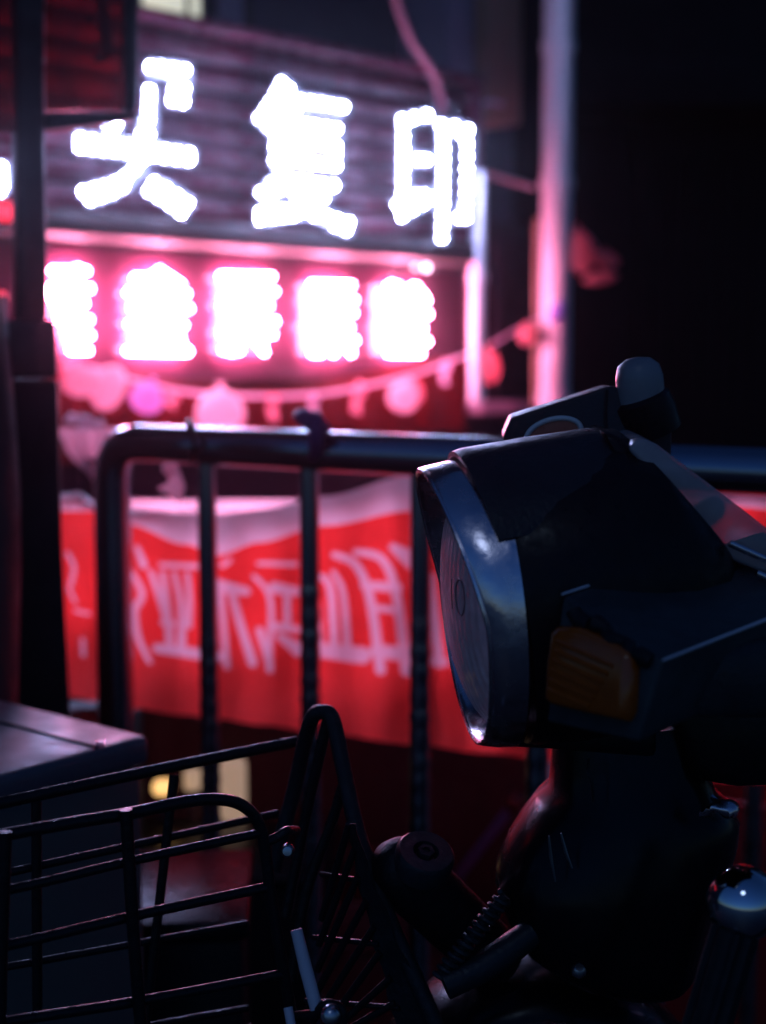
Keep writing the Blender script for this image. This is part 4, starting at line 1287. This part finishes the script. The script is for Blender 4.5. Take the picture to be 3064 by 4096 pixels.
# clamp block behind the lamp with round badge and knob
blk = [(1086, 944), (1104, 902), (1312, 836), (1318, 834), (1430, 852), (1452, 900), (1450, 1000), (1110, 1010)]
clamp = obj('mirror_clamp', prism([P(u, w, 0.985) for u, w in blk], V((0.004, 0.06, 0))), 'dusty_plastic', sco, bevel=0.004, bseg=3)
bc = P(1196, 938, 0.984)
bn = V((-0.05, -1, 0.10)).normalized()
def ell_ring(rx, rz, off, n=36):
    a_, u_, w_ = frame_of(bn)
    tx = V((0.97, 0, 0.24)); tz = V((-0.24, 0, 0.97))
    return [bc + bn * off + tx * (rx * math.cos(2 * math.pi * k / n)) + tz * (rz * math.sin(2 * math.pi * k / n)) for k in range(n)]
bdg = obj('badge_face', prism(ell_ring(0.0195, 0.0105, 0.0005), bn * 0.001), 'badge_orange', clamp, smooth=False)
obj('badge_ring', tube(ell_ring(0.0195, 0.0105, 0.0015), 0.0019, 8, True), 'badge_white', clamp)
kc = P(1385, 862, 0.99); kax = V((-0.12, -0.10, 1)).normalized()
obj('collar', lathe([(-0.026, 0.016), (-0.026, 0.0205), (-0.010, 0.0215), (0.0, 0.0205), (0.003, 0.016)], kc, V((-0.42, -0.15, 1)).normalized(), 32), 'black_plastic', clamp)
obj('knob', lathe([(-0.020, 0.0160), (0.004, 0.0168), (0.014, 0.0166), (0.022, 0.0145), (0.0265, 0.009), (0.028, 0)], kc + kax * 0.002, kax, 32), 'grey_plastic', clamp)
obj('seam', tube([P(1311, 842, 0.9838), P(1308, 890, 0.9838), P(1310, 925, 0.9838)], 0.0012, 6), 'rubber', clamp)
obj('recess', prism([P(1345, 912, 0.9842), P(1400, 918, 0.9842), P(1396, 932, 0.9842), P(1352, 926, 0.9842)], V((0, -0.0008, 0))), 'rubber', clamp, smooth=False)
# smoked meter cover: curved slab falling to the right
MP = [(1358, 972), (1366, 955), (1390, 947), (1420, 960), (1530, 1043), (1660, 1143), (1790, 1246), (1790, 1330), (1655, 1240), (1585, 1212), (1525, 1172), (1450, 1078), (1400, 1015)]
obj('meter_cover', prism([P(u, w, 0.845) for u, w in MP], V((0.010, 0.12, 0.0))), 'meter', sco, bevel=0.009, bseg=4)
DP = [(1300, 930), (1345, 945), (1400, 1018), (1450, 1081), (1525, 1176), (1585, 1216), (1655, 1244), (1790, 1334), (1790, 1420), (1500, 1300)]
obj('meter_deck', prism([P(u, w, 0.85) for u, w in DP], V((0.008, 0.11, 0))), 'black_plastic', sco, bevel=0.004)
for (u, w, d, l) in ((1612, 1196, 0.838, 0.022), (1652, 1252, 0.838, 0.012)):
    c_ = P(u, w, d) + V((0, -0.004, 0.002))
    obj('glint_strip', tube([c_ - V((l / 2, 0, -l * 0.22)), c_ + V((l / 2, 0, -l * 0.22))], 0.0022, 8), 'chrome', sco)  # strips added to stand in for reflections on the meter cover
# front column and leg shield
secs = [(1540, 1196, 1520, 0.985, 0.05), (1640, 1194, 1520, 0.985, 0.055), (1700, 1188, 1540, 0.985, 0.06), (1726, 1160, 1570, 0.985, 0.062), (1760, 1132, 1590, 0.985, 0.064),
        (1810, 1100, 1585, 0.985, 0.066), (1870, 1074, 1568, 0.985, 0.068), (1905, 1070, 1556, 0.985, 0.068), (1960, 1086, 1534, 0.985, 0.066), (2030, 1120, 1512, 0.985, 0.062),
        (2080, 1190, 1496, 0.985, 0.055), (2104, 1260, 1480, 0.985, 0.045), (2112, 1320, 1450, 0.985, 0.03)]
obj('leg_shield', loft([ring_uv(a, b, w, d, t, 28, 2.4) for w, a, b, d, t in secs]), 'gloss_black', sco)
for pts in ([(1186, 1806), (1190, 1850), (1200, 1905)], [(1212, 1800), (1222, 1840), (1236, 1876)]):
    obj('crease_highlight', tube([P(u, w, 0.915) for u, w in pts], [0.0006, 0.0013, 0.0006], 6), 'steel_dull', sco)  # thin bright tubes imitating highlight streaks on the shield
obj('torn_foil', lump(P(1552, 1742, 0.905), 0.013, 0.006, 0.006, 11, 0.9), 'chrome', sco)
obj('hose', tube(curve([P(1272, 1640, 0.91), P(1270, 1668, 0.905), P(1278, 1690, 0.905), P(1282, 1730, 0.91)], 5), 0.0010, 6), 'dusty_plastic', sco)
# fender and lower fork
fen = []
fc = V((P(1180, 2150, 0.985).x, 0.985, 0.59))
for k in range(13):
    a = R(-10 + 200 * k / 12)
    rr2 = 0.125
    c_ = fc + V((math.cos(a) * rr2, 0, math.sin(a) * 0.155))
    ring = []
    out = V((math.cos(a), 0, math.sin(a)))
    for j in range(9):
        b = math.pi * j / 8
        ring.append(c_ + V((0, math.cos(b) * 0.055, 0)) + out * (math.sin(b) * 0.022))
    for j in range(8, -1, -1):
        b = math.pi * j / 8
        ring.append(c_ + V((0, math.cos(b) * 0.051, 0)) + out * (math.sin(b) * 0.018 - 0.003))
    fen.append(ring)
obj('front_fender', loft(fen), 'gloss_black', sco)
obj('fork_bracket', tube(curve([P(960, 2128, 0.93), P(1040, 2090, 0.935), P(1100, 2050, 0.94), P(1150, 2015, 0.945)], 5), 0.010, 10), 'dusty_plastic', sco)
obj('brass_nut', lathe([(0, 0.005), (0.004, 0.005), (0.006, 0.003), (0.006, 0)], P(1250, 2100, 0.905), V((0, -0.6, 0.8)), 6), 'zinc', sco)
fw = V((fc.x - 0.02, 0.985, 0.22))
wheel(fw, 0.22, sco, 0.045)
for s in (-1, 1):
    obj('fork_leg', tube([V((P(1330, 2112, 0.985).x, 0.985 + s * 0.062, 0.64)), fw + V((0, s * 0.062, 0))], 0.014, 12), 'gloss_black', sco)
dirb = V((0.95, -0.30, 0)); side = V((0.30, 0.95, 0))
p0 = V((P(1400, 2112, 0.985).x + 0.06, 0.97, 0))
def body_ring(t, hw, z0, z1, n=20):
    c_ = p0 + dirb * t
    out = []
    for k in range(n):
        a = 2 * math.pi * k / n
        ca_, sa_ = math.cos(a), math.sin(a)
        out.append(c_ + side * (math.copysign(abs(ca_) ** 0.7, ca_) * hw) + V((0, 0, (z0 + z1) / 2 + math.copysign(abs(sa_) ** 0.7, sa_) * (z1 - z0) / 2)))
    return out
obj('neck', loft([body_ring(-0.02, 0.05, 0.30, 0.72), body_ring(0.06, 0.07, 0.26, 0.70), body_ring(0.12, 0.10, 0.24, 0.40)]), 'gloss_black', sco)
obj('floorboard', loft([body_ring(0.08, 0.10, 0.24, 0.32), body_ring(0.2, 0.12, 0.24, 0.31), body_ring(0.45, 0.12, 0.24, 0.32)]), 'black_plastic', sco)
obj('rear_body', loft([body_ring(0.43, 0.10, 0.26, 0.50), body_ring(0.5, 0.12, 0.26, 0.66), body_ring(0.75, 0.13, 0.34, 0.68), body_ring(1.05, 0.10, 0.48, 0.68), body_ring(1.15, 0.06, 0.56, 0.66)]), 'gloss_black', sco)
obj('saddle', loft([body_ring(0.46, 0.07, 0.67, 0.73), body_ring(0.6, 0.11, 0.675, 0.76), body_ring(0.9, 0.11, 0.675, 0.78), body_ring(1.1, 0.08, 0.675, 0.75)]), 'rubber', sco)
wheel(p0 + dirb * 0.93 + V((0, 0, 0.22)), 0.22, sco, 0.045)
obj('handlebar', tube(curve([P(1480, 1300, 0.84), P(1480, 1270, 0.88), P(1460, 1200, 0.98), P(1500, 1130, 1.08), P(1540, 1100, 1.2)], 5), 0.011, 12), 'black_plastic', sco)

# ------------------------------------------------------------------ chrome ball post
bp_ = P(1606, 1950, 0.80)
post = thing('ball_post', 'short ribbed post topped by a polished chrome ball beside the scooter', 'post', V((bp_.x - 0.035, bp_.y, 0)))
br = 0.0212
pax = (bp_ - P(1528, 2212, 0.79)).normalized()
obj('ball', lathe([(-br * 0.97, 0)] + [(-br * math.cos(a), br * math.sin(a)) for a in [math.pi * k / 24 for k in range(1, 24)]] + [(br, 0)], bp_, pax, 40), 'chrome_ball', post)
rp_, verts_ = [], None
n = 36
length = bp_.z / pax.z - 0.01
r0, r1 = [], []
for k in range(n):
    a = 2 * math.pi * k / n
    rr3 = 0.0125 + (0.0013 if k % 4 < 2 else -0.0008)
    _, u_, w_ = frame_of(pax)
    off = (u_ * math.cos(a) + w_ * math.sin(a)) * rr3
    r0.append(bp_ - pax * (br * 0.8) + off); r1.append(bp_ - pax * length + off)
obj('ribbed_sleeve', loft([r1, [lerp(x, y, 0.5) for x, y in zip(r1, r0)], r0]), 'rubber', post)
bb_ = bp_ - pax * length
obj('base_plate', lathe([(0, 0), (0, 0.06), (0.008, 0.06), (0.012, 0.03), (0.012, 0)], V((bb_.x, bb_.y, 0.0)), V((0, 0, 1)), 28), 'steel_dull', post)

# ------------------------------------------------------------------ thin volume added to imitate lens bloom round the signs
hz = obj('bloom_haze', box(V((-26, -16, -1.0)), V((52, 0, 0)), V((0, 52, 0)), V((0, 0, 8.0))), 'asphalt', None, smooth=False)
hz['kind'] = 'stuff'
hm = bpy.data.materials.new('bloom_haze')
hm.use_nodes = True
hnt = hm.node_tree
hnt.nodes.remove(hnt.nodes['Principled BSDF'])
pvn = hnt.nodes.new('ShaderNodeVolumePrincipled')
pvn.inputs['Color'].default_value = (0.92, 0.93, 1.0, 1)
pvn.inputs['Density'].default_value = 0.0030
pvn.inputs['Anisotropy'].default_value = 0.965
hnt.links.new(pvn.outputs[0], hnt.nodes['Material Output'].inputs['Volume'])
hz.data.materials.clear(); hz.data.materials.append(hm)
